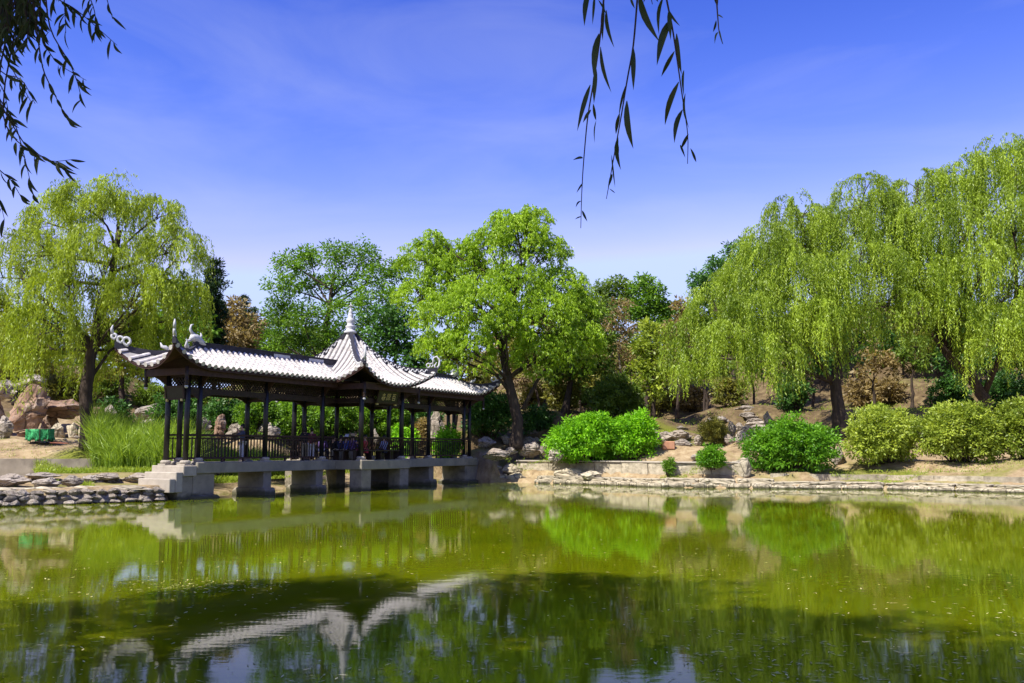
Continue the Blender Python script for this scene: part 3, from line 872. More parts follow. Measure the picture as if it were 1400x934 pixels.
# ------------------------------------------------------------------ foliage helpers
def unit(a): return a / np.maximum(np.linalg.norm(a, axis=-1, keepdims=True), 1e-9)
class Leaves:
    def __init__(s): s.V = []; s.T = []
    def add(s, P, D, L, W, tint, side=None):
        """one pointed four-sided leaf at each P along D"""
        n = len(P); D = unit(D)
        if side is None: side = RNG.normal(size=(n, 3))
        S = unit(np.cross(D, side)) * (np.asarray(W) * .5).reshape(-1, 1)
        L = np.broadcast_to(np.asarray(L, float), (n,)).reshape(-1, 1)
        mid = P + D * L * .42
        s.V.append(np.stack([P, mid + S, P + D * L, mid - S], 1).reshape(-1, 3))
        s.T.append(np.repeat(np.clip(np.broadcast_to(tint, (n,)), 0, 1), 4))
    def build(s, name, mat, parent=None, origin=(0, 0, 0)):
        V = np.concatenate(s.V) - np.array(origin); T = np.concatenate(s.T)
        n = len(V) // 4
        me = bpy.data.meshes.new(name)
        me.vertices.add(4 * n); me.vertices.foreach_set('co', V.astype(np.float32).ravel())
        me.loops.add(4 * n); me.loops.foreach_set('vertex_index', np.arange(4 * n, dtype=np.int32))
        me.polygons.add(n); me.polygons.foreach_set('loop_start', np.arange(0, 4 * n, 4, dtype=np.int32))
        at_ = me.attributes.new('tint', 'FLOAT', 'POINT'); at_.data.foreach_set('value', T.astype(np.float32))
        me.materials.append(mat); me.update(calc_edges=True)
        return inst(name, me, parent)
def sph(n):
    return unit(RNG.normal(size=(n, 3)))
def clumpy(lv, c, rad, n_sub, n_leaf, L, W, droop=0.3, sub_r=0.45, tint0=0.5, upper=0.15):
    """a lobe of foliage: many small twiggy tufts through an ellipsoid, thicker towards its skin"""
    c = np.array(c, float); rad = np.array(rad, float)
    d = sph(n_sub); d[:, 2] = np.where(RNG.random(n_sub) < upper, np.abs(d[:, 2]), d[:, 2])
    r = RNG.random(n_sub) ** 0.45 * np.where(RNG.random(n_sub) < .10, RNG.uniform(1.05, 1.35, n_sub), 1)
    sc = c + d * rad * r[:, None]
    st = np.clip(tint0 + RNG.normal(0, .2, n_sub), 0, 1)
    idx = np.repeat(np.arange(n_sub), n_leaf)
    n = len(idx)
    off = sph(n) * (RNG.random(n) ** .6 * sub_r)[:, None] * np.array([1, 1, .65])
    P = sc[idx] + off
    D = off / sub_r + d[idx] * .5 + RNG.normal(0, .5, (n, 3)) + np.array([0, 0, -droop])
    lv.add(P, D, L * RNG.uniform(.7, 1.3, n), W * RNG.uniform(.7, 1.3, n), st[idx] + RNG.normal(0, .16, n))
    return sc
def strands(lv, p0, out, length, step, L, W, reach=0.8, tint0=0.5, spread=0.55, b=0.7):
    """hanging willow shoots: arch outwards then fall, leaves along them"""
    n = len(p0)
    k = np.maximum(2, (length / step).astype(int)); idx = np.repeat(np.arange(n), k)
    first = np.cumsum(k) - k
    s = (np.arange(len(idx)) - first[idx]) * step + RNG.uniform(0, step, len(idx))
    e = 1 - np.exp(-s / b)
    sway = np.sin(s[:, None] * RNG.uniform(.8, 2.2, n)[idx][:, None] + RNG.uniform(0, 6, (n, 2))[idx]) * .07
    P = p0[idx].copy()
    P[:, :2] += out[idx, :2] * (reach * RNG.uniform(.4, 1.3, n)[idx] * e)[:, None] + sway
    P[:, 2] += -(s - b * e * 1.35)
    m = len(idx)
    D = np.stack([RNG.normal(0, spread, m), RNG.normal(0, spread, m), -np.ones(m)], 1)
    t = np.clip(tint0 + RNG.normal(0, .14, n), 0, 1)[idx] + RNG.normal(0, .14, m)
    lv.add(P, D, L * RNG.uniform(.65, 1.3, m), W * RNG.uniform(.7, 1.3, m), t)
def curve_pts(a, b, sag=0.0, n=7, wob=0.1):
    a = Vector(a); b = Vector(b); L = (b - a).length; out = []
    o1 = Vector((random.uniform(-1, 1), random.uniform(-1, 1), random.uniform(-.5, .5))) * wob * L
    for i in range(n):
        t = i / (n - 1)
        out.append(a.lerp(b, t) + Vector((0, 0, sag * L * 4 * t * (1 - t))) + o1 * math.sin(math.pi * t) + Vector((random.uniform(-1, 1), random.uniform(-1, 1), 0)) * wob * .12 * L * math.sin(math.pi * t))
    return out
def poly_at(pts, t):
    f = t * (len(pts) - 1); i = min(int(f), len(pts) - 2)
    return Vector(pts[i]).lerp(Vector(pts[i + 1]), f - i)

def on_ground(px, py, lo=30, hi=95):
    """the land seen at a pixel"""
    r = ray(px, py)
    ds = np.arange(lo, hi, .1)
    X = r.x / r.y * ds; Z = CAM_H + r.z / r.y * ds
    h = land_z(X, ds)
    hit = np.nonzero(Z <= h)[0]
    d = ds[hit[0]] if len(hit) else hi
    return Vector((r.x / r.y * d, d, gz(r.x / r.y * d, d)))

def make_tree(name, label, cat, base, trunk_px, d, lobes, mat, style='clump', r0=0.3, leaf=(.2, .07), dens=1.0, bark=None, limbs=(), group=None,
              hang=(1.5, 3.5), step=.10, cov=4.2, bundle=11, tint0=.5, zmin=None, droop=.3, sub_r=.45, trunk_d=None, reach=.8, n_leaf=26):
    """lobes: (px, py, radius px, depth offset m [, hang lo, hang hi])"""
    bark = bark or M_bark
    base = Vector(base)
    t = empty(name, base); tag(t, label, cat, group)
    tp = [base + Vector((0, 0, -.25))] + [at(x, y, (trunk_d or d) if i < 1 else d + dd) for i, (x, y, dd) in enumerate(trunk_px)]
    fine = []
    for a, b in zip(tp, tp[1:]):
        for k in range(4): fine.append(a.lerp(b, k / 4) + Vector((random.uniform(-.04, .04), random.uniform(-.04, .04), 0)) * (1 if fine else 0))
    fine.append(tp[-1]); n = len(fine)
    mb = MB(); rad = [r0 * (1.0 - .62 * i / (n - 1)) for i in range(n)]; rad[0] = r0 * 1.45; rad[1] = r0 * 1.18
    mb.tube([p - base for p in fine], rad, 10); mb.build('trunk', bark, t, True)
    lv = Leaves(); tw = MB(); pxm = d / F_PX
    for i_, lb in enumerate(lobes):
        x, y, rp, dd = lb[:4]
        c = at(x, y, d + dd); rr = rp * pxm
        # limb from the trunk to the lobe
        k = min(.98, max(.35, .45 + .5 * (c.z - fine[0].z) / max(1, lobes_top(lobes, d) - fine[0].z) * random.uniform(.7, 1)))
        s0 = poly_at(fine, k)
        if c.z < s0.z: s0 = poly_at(fine, .4)
        lp = curve_pts(s0, c, .06, 8, .10)
        mb = MB(); r1 = r0 * .30 * random.uniform(.7, 1.1)
        mb.tube([p - base for p in lp], [r1 * (1 - .78 * j / 7) for j in range(8)], 7); mb.build('limb', bark, t, True)
        if style == 'clump':
            ns = max(8, int(cov * dens * math.pi * rr * rr / (.5 * leaf[0] * leaf[1]) / n_leaf))
            sc = clumpy(lv, c, (rr, rr, rr * .85), ns, n_leaf, leaf[0], leaf[1], droop, sub_r, tint0 + random.uniform(-.12, .12))
            for q in sc[:5]:
                tw.tube([p - base for p in curve_pts(c if random.random() < .5 else poly_at(lp, .8), Vector(q), .03, 4, .08)], [.030, .024, .017, .010], 4, False)
        else:
            lo, hi = (lb[4], lb[5]) if len(lb) > 5 else hang
            ns = max(12, int(cov * dens * (math.pi * rr * rr + 1.2 * rr * (lo + hi) / 2) / (.5 * leaf[0] * leaf[1]) / ((lo + hi) / 2 / step)))
            dd_ = sph(ns); dd_[:, 2] = np.abs(dd_[:, 2]) * np.where(RNG.random(ns) < .82, 1, -.6)
            r = RNG.uniform(.45, 1.0, ns) ** .7
            # shoots spring in bundles from side branches, so the curtain has gaps
            nb_ = max(4, ns // bundle); bi = RNG.integers(0, nb_, ns)
            dd_ = unit(dd_[bi] + RNG.normal(0, .10, (ns, 3))); r = np.clip(r[bi] + RNG.normal(0, .06, ns), .2, 1.08)
            p0 = np.array(c) + dd_ * np.array([rr, rr, rr]) * r[:, None]
            out = dd_.copy(); out[:, 2] = 0; out = unit(out)
            ln = RNG.uniform(lo, hi, nb_)[bi] * RNG.uniform(.6, 1.1, ns)
            if zmin is not None: ln = np.minimum(ln, np.maximum(.4, p0[:, 2] - zmin - RNG.uniform(0, 1.2, ns)))
            strands(lv, p0, out, ln, step, leaf[0], leaf[1], reach, np.clip(tint0 + random.uniform(-.08, .08) + RNG.normal(0, .2, nb_)[bi], 0, 1))
            for q in p0[:8]:
                tw.tube([p - base for p in curve_pts(poly_at(lp, random.uniform(.6, 1)), Vector(q), .08, 4, .08)], [.034, .026, .018, .010], 4, False)
    for j, lm in enumerate(limbs):
        pts = [at(x, y, d + dd) for x, y, dd in lm[0]]
        mb = MB(); m = len(pts); mb.tube([p - base for p in pts], [lm[1] * (1 - .65 * k / (m - 1)) for k in range(m)], 8); mb.build('limb', bark, t, True)
    if tw.v: tag(tw.build('twigs', bark, t, True), kind='stuff')
    lv.build('crown', mat, t, base)
    return t
def lobes_top(lobes, d): return max(at(l[0], l[1], d).z for l in lobes)

# ------------------------------------------------------------------ willows and the round tree
b = on_ground(122, 613)
make_tree('willow_tree', 'tall yellow-green weeping willow with dark leaning trunk beside the reeds', 'willow tree', b, [(118, 540, 0), (125, 480, 0), (140, 430, .2), (155, 370, .3), (163, 315, .5)], b.y,
          [(165, 285, 50, .5, 1.2, 2.6), (120, 285, 45, -1, 1.2, 2.6), (215, 300, 42, 1, 1.2, 3), (80, 310, 46, 1.0, 1.4, 3.5), (235, 345, 40, -.6, 1.4, 3.2), (40, 350, 50, -.8, 2, 4.5), (150, 355, 55, -1.8, 1.2, 3), (0, 380, 45, .6, 2, 5),
           (95, 390, 50, -1.6, 2, 4.6), (245, 395, 36, .8, 1.6, 3.6), (195, 400, 46, -1.6, 1.4, 3.4), (60, 440, 42, -1.8, 2.2, 4.8), (225, 440, 32, 1.6, 2, 4), (175, 455, 34, 1.8, 1.8, 3.6), (-40, 410, 45, 0, 2, 4), (85, 470, 28, 1.6, 2, 4.0), (175, 480, 30, 2.2, 1.6, 3.4), (40, 480, 26, .4, 1.6, 3)],
          L_willow, 'willow', .36, (.20, .046), .60, limbs=[([(128, 470, 0), (105, 450, -.4), (78, 428, -.8), (48, 398, -1), (20, 370, -1)], .16), ([(147, 400, .2), (180, 388, -.4), (215, 385, -.9), (240, 355, -1.2)], .12),
          ([(122, 520, 0), (150, 480, .6), (185, 455, 1)], .10)], zmin=2.4, tint0=.55)

b = on_ground(706, 609)
make_tree('round_willow', 'big round-crowned bright green tree with dark forked trunk behind the pavilion end', 'tree', b, [(708, 575, 0), (695, 520, 0), (685, 470, 0), (700, 420, .4), (708, 370, .6)], b.y,
          [(712, 335, 46, 0), (672, 340, 36, .8), (745, 350, 36, .5), (580, 362, 36, 1), (610, 385, 38, .5), (640, 375, 34, 1.5), (655, 425, 52, -1.8), (610, 440, 44, -1), (570, 410, 34, .5), (705, 400, 46, -.5), (765, 400, 40, .5),
           (745, 440, 46, -1.2), (790, 430, 34, 1), (600, 485, 34, -.8), (640, 480, 40, -1.8), (690, 450, 30, -2), (780, 480, 40, .6), (735, 490, 38, -.3), (800, 465, 26, 0), (730, 305, 26, .3), (690, 305, 22, .3), (590, 335, 22, .8), (632, 352, 26, .8), (628, 400, 24, .2)],
          L_mid, 'willow', .40, (.18, .060), 1.0, bundle=5, limbs=[([(700, 540, 0), (668, 500, -.6), (640, 488, -1)], .11), ([(690, 480, 0), (672, 445, .4), (640, 400, .8), (600, 375, 1)], .17), ([(715, 560, .1), (735, 520, .5), (765, 480, .8)], .15)], hang=(.5, 1.3), step=.075, reach=.5, tint0=.52)

b = on_ground(1147, 594)
make_tree('willow_tree', 'broad weeping willow with forked dark trunk between the deep green and yellow-green bushes', 'willow tree', b, [(1146, 560, 0), (1142, 525, 0), (1150, 480, .3), (1135, 400, .6), (1120, 340, .8)], b.y,
          [(1085, 290, 34, 0, 2, 4), (1100, 320, 44, .5, 2.4, 5), (1180, 268, 34, .5, 2, 4.5), (1205, 290, 40, .8, 2.2, 5), (1050, 345, 42, -.6, 2.4, 5), (1150, 320, 46, -.4, 2.4, 5.5), (1020, 385, 44, 0, 2.4, 5), (1090, 390, 56, -1.8, 2.6, 5.5), (1175, 370, 56, -1.4, 2.6, 5),
           (975, 425, 38, -.6, 2.4, 5), (1040, 430, 50, -2, 2.6, 5.4), (1120, 440, 40, -2.6, 2, 4.2), (945, 455, 30, .4, 2.2, 4.6), (990, 465, 34, -2, 2.4, 5), (1060, 470, 34, -3, 2.4, 5), (1215, 420, 36, -1.4, 2, 4.0), (1225, 350, 46, .6, 2.2, 5), (930, 490, 22, -.6, 1.6, 3.4), (1080, 345, 34, 1.6, 2, 4)],
          L_willow_r, 'willow', .46, (.21, .050), .74, limbs=[([(1142, 530, 0), (1120, 495, -.5), (1100, 470, -.9), (1070, 430, -1.2)], .2), ([(1148, 500, .2), (1165, 475, 0), (1180, 430, -.3), (1195, 370, 0)], .16)], zmin=3.4, tint0=.5)

b = on_ground(1350, 574)
make_tree('willow_tree', 'towering weeping willow leaning out over the yellow-green bushes at the bank', 'willow tree', b, [(1345, 545, 0), (1330, 520, 0), (1300, 490, .2), (1275, 455, .5), (1270, 380, .8)], b.y,
          [(1255, 258, 30, .3, 2, 4.4), (1290, 262, 40, .2, 2.4, 5), (1335, 240, 46, -.4, 2.4, 5.5), (1385, 225, 50, -1, 2.6, 6), (1440, 220, 55, -1, 2.6, 6), (1250, 310, 40, -1, 2.2, 5), (1310, 310, 56, -1.4, 2.6, 5.5), (1375, 300, 60, -2, 2.6, 6), (1430, 310, 60, -2, 2.6, 6),
           (1275, 370, 46, -1.6, 2.2, 4.8), (1340, 380, 56, -2.6, 2.6, 5.4), (1400, 390, 56, -3, 2.6, 5.6), (1460, 390, 50, -2, 2.6, 5), (1300, 430, 34, -2, 2, 4), (1370, 450, 42, -3.4, 2.2, 4.6), (1330, 455, 30, 1, 1.6, 3.4), (1420, 460, 36, -2.6, 2.2, 4.4), (1245, 400, 26, .8, 1.6, 3)],
          L_willow_r, 'willow', .42, (.21, .052), .66, limbs=[([(1335, 520, 0), (1300, 485, -.4), (1278, 462, -.8), (1250, 420, -1)], .17), ([(1345, 540, 0), (1370, 480, -.6), (1390, 400, -1.2), (1385, 300, -1)], .22)], zmin=3.3, tint0=.6)

# ------------------------------------------------------------------ trees behind
def back_tree(name, label, px, py, d, lobes, mat, r0=.22, leaf=(.34, .15), dens=1.0, bark=None, group=None, cat='tree', tint0=.5, droop=.2, sub_r=.5, top=None, n_leaf=20):
    r = ray(px, py); b = Vector((r.x / r.y * d, d, 0)); b.z = gz(b.x, b.y)
    bx, by = proj(b)
    ty = min(l[1] for l in lobes) + 30 if top is None else top
    tx = sum(l[0] for l in lobes) / len(lobes)
    tr = [(bx * .7 + tx * .3 + 2, by * .62 + ty * .38, 0), (bx * .35 + tx * .65 - 2, by * .3 + ty * .7, 0), (tx, ty, 0)]
    return make_tree(name, label, cat, b, tr, d, lobes, mat, 'clump', r0, leaf, dens, bark, group=group, tint0=tint0, droop=droop, sub_r=sub_r, n_leaf=n_leaf)

back_tree('locust_tree', 'airy dark-limbed green tree standing behind the gallery roof, left of its spire', 435, 580, 70,
          [(395, 362, 24, 0), (425, 352, 22, 1), (460, 350, 24, 0), (495, 350, 24, 1), (385, 395, 24, -1), (425, 392, 22, 1.5), (465, 385, 22, 0), (510, 380, 26, .5), (545, 372, 24, 1), (380, 430, 24, 0), (415, 435, 24, -1.5), (455, 425, 20, -1), (495, 415, 24, -1), (535, 410, 22, 0), (375, 465, 22, 0), (410, 470, 20, 1), (450, 462, 20, -1), (500, 452, 24, 0), (540, 445, 22, 1)],
          L_locust, .34, (.26, .115), .72, sub_r=.55, droop=.1)
back_tree('cypress_tree', 'dark narrow cypress rising beside the tall willow', 291, 590, 68, [(293, 360, 9, 0), (291, 376, 12, 0), (294, 392, 14, 0), (288, 408, 15, 0), (293, 424, 17, 0), (288, 442, 17, 0), (293, 460, 18, 0), (290, 480, 18, 0)], L_conifer, .2, (.26, .09), 1.5, sub_r=.35, droop=-.5, top=365)
for px_, ty_, lab in ((335, 404, 'small far conifer spire showing above the brown tree'), (347, 420, 'far conifer spire just right of the taller one')):
    back_tree('fir_tree', lab, px_, 580, 98, [(px_, ty_ + 3, 2.5, 0), (px_, ty_ + 12, 5, 0), (px_, ty_ + 22, 7, 0), (px_, ty_ + 34, 9, 0), (px_, ty_ + 48, 10, 0)], L_conifer, .18, (.3, .12), 1.6, sub_r=.35, droop=.5, top=ty_)
back_tree('brown_tree', 'brown-leaved tree between the cypress and the airy green tree', 318, 585, 74, [(318, 425, 22, 0), (300, 440, 20, 0), (340, 445, 18, .5), (315, 460, 26, -1), (345, 470, 18, 0), (292, 465, 16, 0)], L_brown, .2, (.34, .15), 1.0)
back_tree('green_tree', 'mid green tree behind the right side of the tall willow', 245, 590, 66, [(255, 400, 22, 0), (240, 425, 26, 0), (265, 435, 24, 1), (225, 455, 24, 0), (260, 470, 26, -1), (280, 450, 18, 0), (235, 490, 22, 0), (275, 500, 22, 0)], L_locust, .24, (.34, .15), .9, tint0=.4)
back_tree('green_tree', 'dull green tree behind the trunk of the tall willow', 165, 590, 68, [(165, 420, 26, 0), (190, 450, 26, 0), (145, 455, 26, 0), (170, 490, 30, -1), (200, 500, 24, 0), (135, 505, 22, 0), (110, 480, 20, 0)], L_olive, .24, (.34, .15), .9)
back_tree('green_tree', 'olive brown tree above the brown rockery', 20, 575, 72, [(20, 440, 26, 0), (-10, 470, 28, 0), (45, 475, 24, 0), (15, 500, 24, 0), (60, 505, 18, 0), (-40, 480, 26, 0)], L_olive, .24, (.34, .15), .9, tint0=.6)
back_tree('green_tree', 'dark green tree filling the gap right of the roof spire', 540, 590, 66, [(520, 440, 26, 0), (550, 430, 22, 1), (545, 465, 26, 0), (515, 480, 26, 0), (575, 470, 24, 0), (560, 500, 26, 0), (590, 510, 24, 0), (485, 490, 24, 0)], L_dark, .24, (.34, .15), .8, tint0=.6)
back_tree('green_tree', 'mid green tree close behind the right flank of the round-crowned tree', 772, 570, 66, [(790, 415, 26, 0), (815, 430, 26, 0), (800, 460, 28, 0), (770, 480, 26, -.5), (825, 465, 20, 0), (790, 500, 26, 0), (755, 505, 22, 0), (820, 500, 20, 0)], L_green, .24, (.34, .15), .9)
back_tree('pale_tree', 'thin pale-trunked brownish tree on the hillside', 848, 575, 70, [(848, 420, 15, 0), (840, 440, 16, 0), (858, 450, 16, 0), (845, 470, 18, 0), (862, 490, 16, 0), (835, 500, 16, 0)], L_brown, .15, (.24, .10), .6, bark=M_bark_pale)
back_tree('green_tree', 'pointed bluish green tree on the skyline above the thin pale-trunked tree', 882, 560, 84, [(882, 380, 10, 0), (874, 395, 16, 0), (893, 398, 16, 0), (884, 415, 22, 0), (905, 420, 18, 0), (865, 425, 18, 0), (890, 440, 24, 0), (910, 450, 20, 0)], L_locust, .24, (.34, .15), 1.0, tint0=.4)
back_tree('green_tree', 'rounded skyline tree beside the top of the thin pale-trunked tree', 838, 560, 86, [(825, 395, 16, 0), (845, 392, 16, 0), (860, 400, 14, 0), (832, 415, 20, 0), (855, 420, 18, 0), (810, 415, 18, 0), (820, 440, 20, 0)], L_green, .24, (.34, .15), 1.0, tint0=.4)
back_tree('yellow_tree', 'yellow-green leafy tree on the slope left of the broad willow', 893, 580, 66, [(890, 455, 18, 0), (905, 475, 18, 0), (880, 480, 18, 0), (895, 500, 22, 0), (875, 510, 18, 0), (910, 515, 18, 0), (890, 530, 18, 0)], L_bush_y, .16, (.34, .15), .9, tint0=.45)
back_tree('brown_tree', 'olive brown tree between the yellow-green tree and the broad willow', 925, 572, 74, [(930, 420, 12, 0), (940, 440, 18, 0), (920, 450, 16, 0), (945, 465, 18, 0), (925, 480, 18, 0), (935, 505, 20, 0)], L_brown, .16, (.34, .15), .9, tint0=.4)
back_tree('dark_tree', 'dark rounded tree behind the left shoulder of the broad willow', 1000, 560, 82, [(1010, 345, 20, 0), (985, 365, 20, 0), (1030, 350, 20, 0), (960, 385, 20, 0), (1000, 385, 26, 0), (1040, 380, 24, 0), (970, 410, 24, 0), (1015, 415, 26, 0), (1050, 410, 24, 0), (985, 440, 24, 0)], L_dark, .3, (.34, .15), 1.0, tint0=.7)
UNDER = 'slender trees in the hillside wood'
for i, (px, py, d, lobes, mat, lab) in enumerate([
        (770, 560, 68, [(765, 500, 18, 0), (785, 515, 16, 0), (755, 520, 16, 0)], L_olive, 'slender dark-trunked tree uphill of the bright green bush'),
        (815, 560, 72, [(812, 485, 18, 0), (828, 505, 16, 0), (800, 515, 16, 0), (815, 530, 14, 0)], L_olive, 'slender olive tree next to the thin pale-trunked tree'),
        (965, 560, 72, [(965, 490, 18, 0), (985, 505, 18, 0), (950, 515, 16, 0)], L_green, 'slender green tree behind the willow curtain above the rock pile'),
        (1060, 555, 74, [(1060, 470, 22, 0), (1085, 490, 20, 0), (1040, 500, 20, 0), (1070, 515, 16, 0)], L_dark, 'dark slender tree uphill of the stone stairs'),
        (1110, 555, 76, [(1110, 480, 22, 0), (1130, 500, 20, 0), (1095, 510, 16, 0)], L_dark, 'dark slender tree just left behind the forked willow trunk'),
        (1193, 552, 66, [(1195, 485, 18, 0), (1210, 500, 18, 0), (1180, 510, 14, 0)], L_brown, 'bare-looking brown tree just right behind the forked willow trunk'),
        (1245, 548, 66, [(1250, 470, 16, 0), (1235, 490, 14, 0), (1262, 495, 14, 0)], L_green, 'slender tree standing against the sandy slope'),
        (1310, 545, 70, [(1310, 470, 22, 0), (1335, 490, 20, 0), (1295, 495, 18, 0)], L_dark, 'dark slender tree behind the leaning willow trunk'),
        (1385, 545, 70, [(1380, 480, 22, 0), (1400, 500, 22, 0), (1365, 505, 18, 0), (1420, 490, 22, 0)], L_dark, 'dark slender tree right of the leaning willow trunk'),
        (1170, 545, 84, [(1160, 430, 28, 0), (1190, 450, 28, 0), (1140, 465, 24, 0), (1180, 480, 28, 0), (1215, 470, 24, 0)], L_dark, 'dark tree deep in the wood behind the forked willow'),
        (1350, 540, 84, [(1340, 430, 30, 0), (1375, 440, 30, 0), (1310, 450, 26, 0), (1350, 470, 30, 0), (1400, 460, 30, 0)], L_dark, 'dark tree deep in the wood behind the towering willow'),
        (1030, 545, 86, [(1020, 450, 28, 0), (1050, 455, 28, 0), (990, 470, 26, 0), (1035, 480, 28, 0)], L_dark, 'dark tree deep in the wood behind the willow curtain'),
        (740, 545, 84, [(740, 440, 30, 0), (710, 470, 28, 0), (770, 465, 28, 0), (660, 500, 28, 0), (730, 500, 28, 0)], L_olive, 'olive tree deep behind the round-crowned tree'),
        (620, 560, 78, [(620, 480, 28, 0), (600, 510, 28, 0), (645, 515, 26, 0), (665, 535, 22, 0)], L_olive, 'olive tree low behind the right end of the roof'),
        (300, 575, 76, [(285, 450, 28, 0), (315, 470, 28, 0), (300, 500, 30, 0), (335, 500, 28, 0), (268, 500, 28, 0)], L_locust, 'leafy green tree rising behind the first bays of the gallery'),
        (415, 575, 78, [(398, 450, 26, 0), (430, 470, 28, 0), (388, 490, 28, 0), (442, 500, 28, 0), (415, 520, 26, 0)], L_green, 'green tree rising behind the gallery left of the spire'),
        (700, 548, 88, [(690, 470, 26, 0), (715, 480, 26, 0), (670, 495, 24, 0), (700, 510, 24, 0)], L_brown, 'brown-leaved tree deep behind the fork of the round-crowned tree'),
        (790, 545, 80, [(785, 450, 24, 0), (805, 470, 24, 0), (770, 480, 22, 0), (795, 500, 24, 0), (815, 515, 20, 0)], L_green, 'green tree deep behind the slender olive tree'),
        (870, 548, 76, [(868, 465, 18, 0), (855, 485, 18, 0), (880, 495, 20, 0), (865, 515, 20, 0)], L_green, 'green tree close behind the thin pale-trunked tree'),
        (905, 545, 90, [(915, 430, 20, 0), (935, 440, 20, 0), (900, 455, 22, 0), (930, 465, 22, 0), (955, 450, 22, 0)], L_green, 'green tree low on the skyline left of the dark rounded tree'),
        (960, 545, 84, [(955, 440, 22, 0), (975, 460, 24, 0), (950, 480, 22, 0), (980, 500, 22, 0)], L_olive, 'olive tree deep behind the left tips of the willow curtain'),
        (1230, 540, 86, [(1235, 440, 28, 0), (1260, 455, 26, 0), (1215, 470, 26, 0), (1245, 485, 26, 0)], L_olive, 'olive tree uphill between the two big willows'),
        (1285, 540, 88, [(1285, 440, 28, 0), (1310, 460, 26, 0), (1270, 475, 26, 0), (1300, 490, 24, 0)], L_dark, 'dark tree uphill behind the bend of the leaning willow'),
        (1420, 540, 80, [(1410, 440, 30, 0), (1440, 460, 30, 0), (1395, 480, 26, 0), (1430, 500, 28, 0)], L_dark, 'dark tree at the edge of the wood past the leaning willow'),
        (1120, 545, 90, [(1120, 430, 28, 0), (1095, 450, 26, 0), (1140, 455, 26, 0), (1115, 480, 28, 0)], L_olive, 'olive tree deep behind the crown of the forked willow'),
        (60, 560, 82, [(60, 440, 28, 0), (90, 460, 28, 0), (40, 465, 26, 0), (75, 490, 28, 0), (110, 500, 24, 0)], L_green, 'green tree deep behind the middle of the tall willow'),
        (-20, 560, 82, [(-20, 450, 30, 0), (10, 465, 28, 0), (-45, 480, 28, 0), (0, 495, 26, 0)], L_olive, 'olive tree deep behind the rockery'),
        (200, 565, 84, [(200, 430, 26, 0), (225, 450, 26, 0), (180, 455, 26, 0), (210, 480, 28, 0), (240, 500, 26, 0)], L_green, 'green tree deep behind the gallery entrance'),
        (360, 570, 84, [(360, 450, 22, 0), (385, 470, 24, 0), (345, 480, 22, 0), (370, 500, 26, 0), (405, 500, 24, 0)], L_green, 'green tree deep behind the airy green tree'),
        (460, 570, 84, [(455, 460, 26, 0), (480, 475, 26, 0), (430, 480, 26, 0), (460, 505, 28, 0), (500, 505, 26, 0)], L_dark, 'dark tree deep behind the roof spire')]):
    back_tree('slender_tree', lab, px, py, d, lobes, mat, .14, (.34, .15), .75, group=UNDER, tint0=.45)

# ------------------------------------------------------------------ bushes
def bush(name, label, px, py, wpx, hpx, mat, leaf=(.16, .07), dens=1.0, lobes=7, group=None, droop=.15, dlo=30, sub_r=.3, tint0=.5, cat='bush'):
    b = on_ground(px, py, dlo); k = b.y / F_PX
    W, H = wpx * k, hpx * k
    t = empty(name, b); tag(t, label, cat, group)
    lv = Leaves(); mb = MB()
    for i in range(lobes):
        u = (i + .5) / lobes * 2 - 1
        c = b + Vector((u * W * .34, random.uniform(-.22, .22) * W, H * random.uniform(.42, .62) * (1.08 - .32 * u * u)))
        r = np.array([W * .24, W * .26, H * .40]) * random.uniform(.85, 1.12)
        c.z = max(c.z, b.z + r[2] * .8)
        ns = int(6.0 * dens * math.pi * r[0] * r[2] / (.5 * leaf[0] * leaf[1]) / 22)
        sc = clumpy(lv, c, r, max(14, ns), 22, leaf[0], leaf[1], droop, sub_r, tint0 + random.uniform(-.1, .1))
        for q in sc[:6]:
            mb.tube([p - b for p in curve_pts(b + Vector((u * W * .12, 0, -.1)), Vector(q), .05, 5, .1)], [.035, .03, .022, .016, .01], 5)
    # skirt of leaves down to the ground
    clumpy(lv, b + Vector((0, 0, H * .16)), (W * .42, W * .3, H * .16), int(12 * dens * W), 18, leaf[0], leaf[1], droop, sub_r, tint0 - .1)
    mb.build('stems', M_bark, t, True)
    lv.build('foliage', mat, t, b)
    return t
bush('leafy_bush', 'bright green leafy bush bulging over the bank wall', 800, 632, 104, 66, L_bush, (.20, .08), 1.0, 8, dlo=55)
bush('leafy_bush', 'bright green leafy bush growing against the bigger one of its kind', 868, 630, 66, 66, L_bush, (.20, .08), 1.0, 5, dlo=55)
bush('leafy_bush', 'deep green leafy bush on the bank below the stone stairs', 1082, 646, 112, 72, L_bush_d, (.20, .08), .9, 8, dlo=50.8)
bush('yellow_bush', 'yellow-green bush right of the forked willow trunk', 1208, 634, 112, 80, L_bush_y, (.18, .08), .9, 8, dlo=51)
bush('yellow_bush', 'yellow-green bush under the towering leaning willow', 1312, 634, 104, 86, L_bush_y, (.18, .08), .9, 8, dlo=49.5, tint0=.42)
bush('yellow_bush', 'greener bush beside the yellow-green one under the towering willow', 1402, 634, 90, 82, L_bush_y, (.18, .08), .8, 6, dlo=48.5, tint0=.2)
bush('twiggy_shrub', 'small brownish shrub among the pale rocks', 977, 611, 42, 40, L_olive, (.13, .05), 1.3, 4, sub_r=.2)
bush('bank_plant', 'small green plant sprouting from the bank wall below the brownish shrub', 973, 651, 42, 28, L_bush_d, (.15, .06), 1.3, 4, dlo=50.2, sub_r=.2, tint0=.6, cat='plant')
bush('bank_plant', 'little thin plant sprouting from the bank wall near the bright green bush', 914, 651, 16, 24, L_locust, (.12, .05), 1.5, 2, dlo=50.6, sub_r=.16, cat='plant')
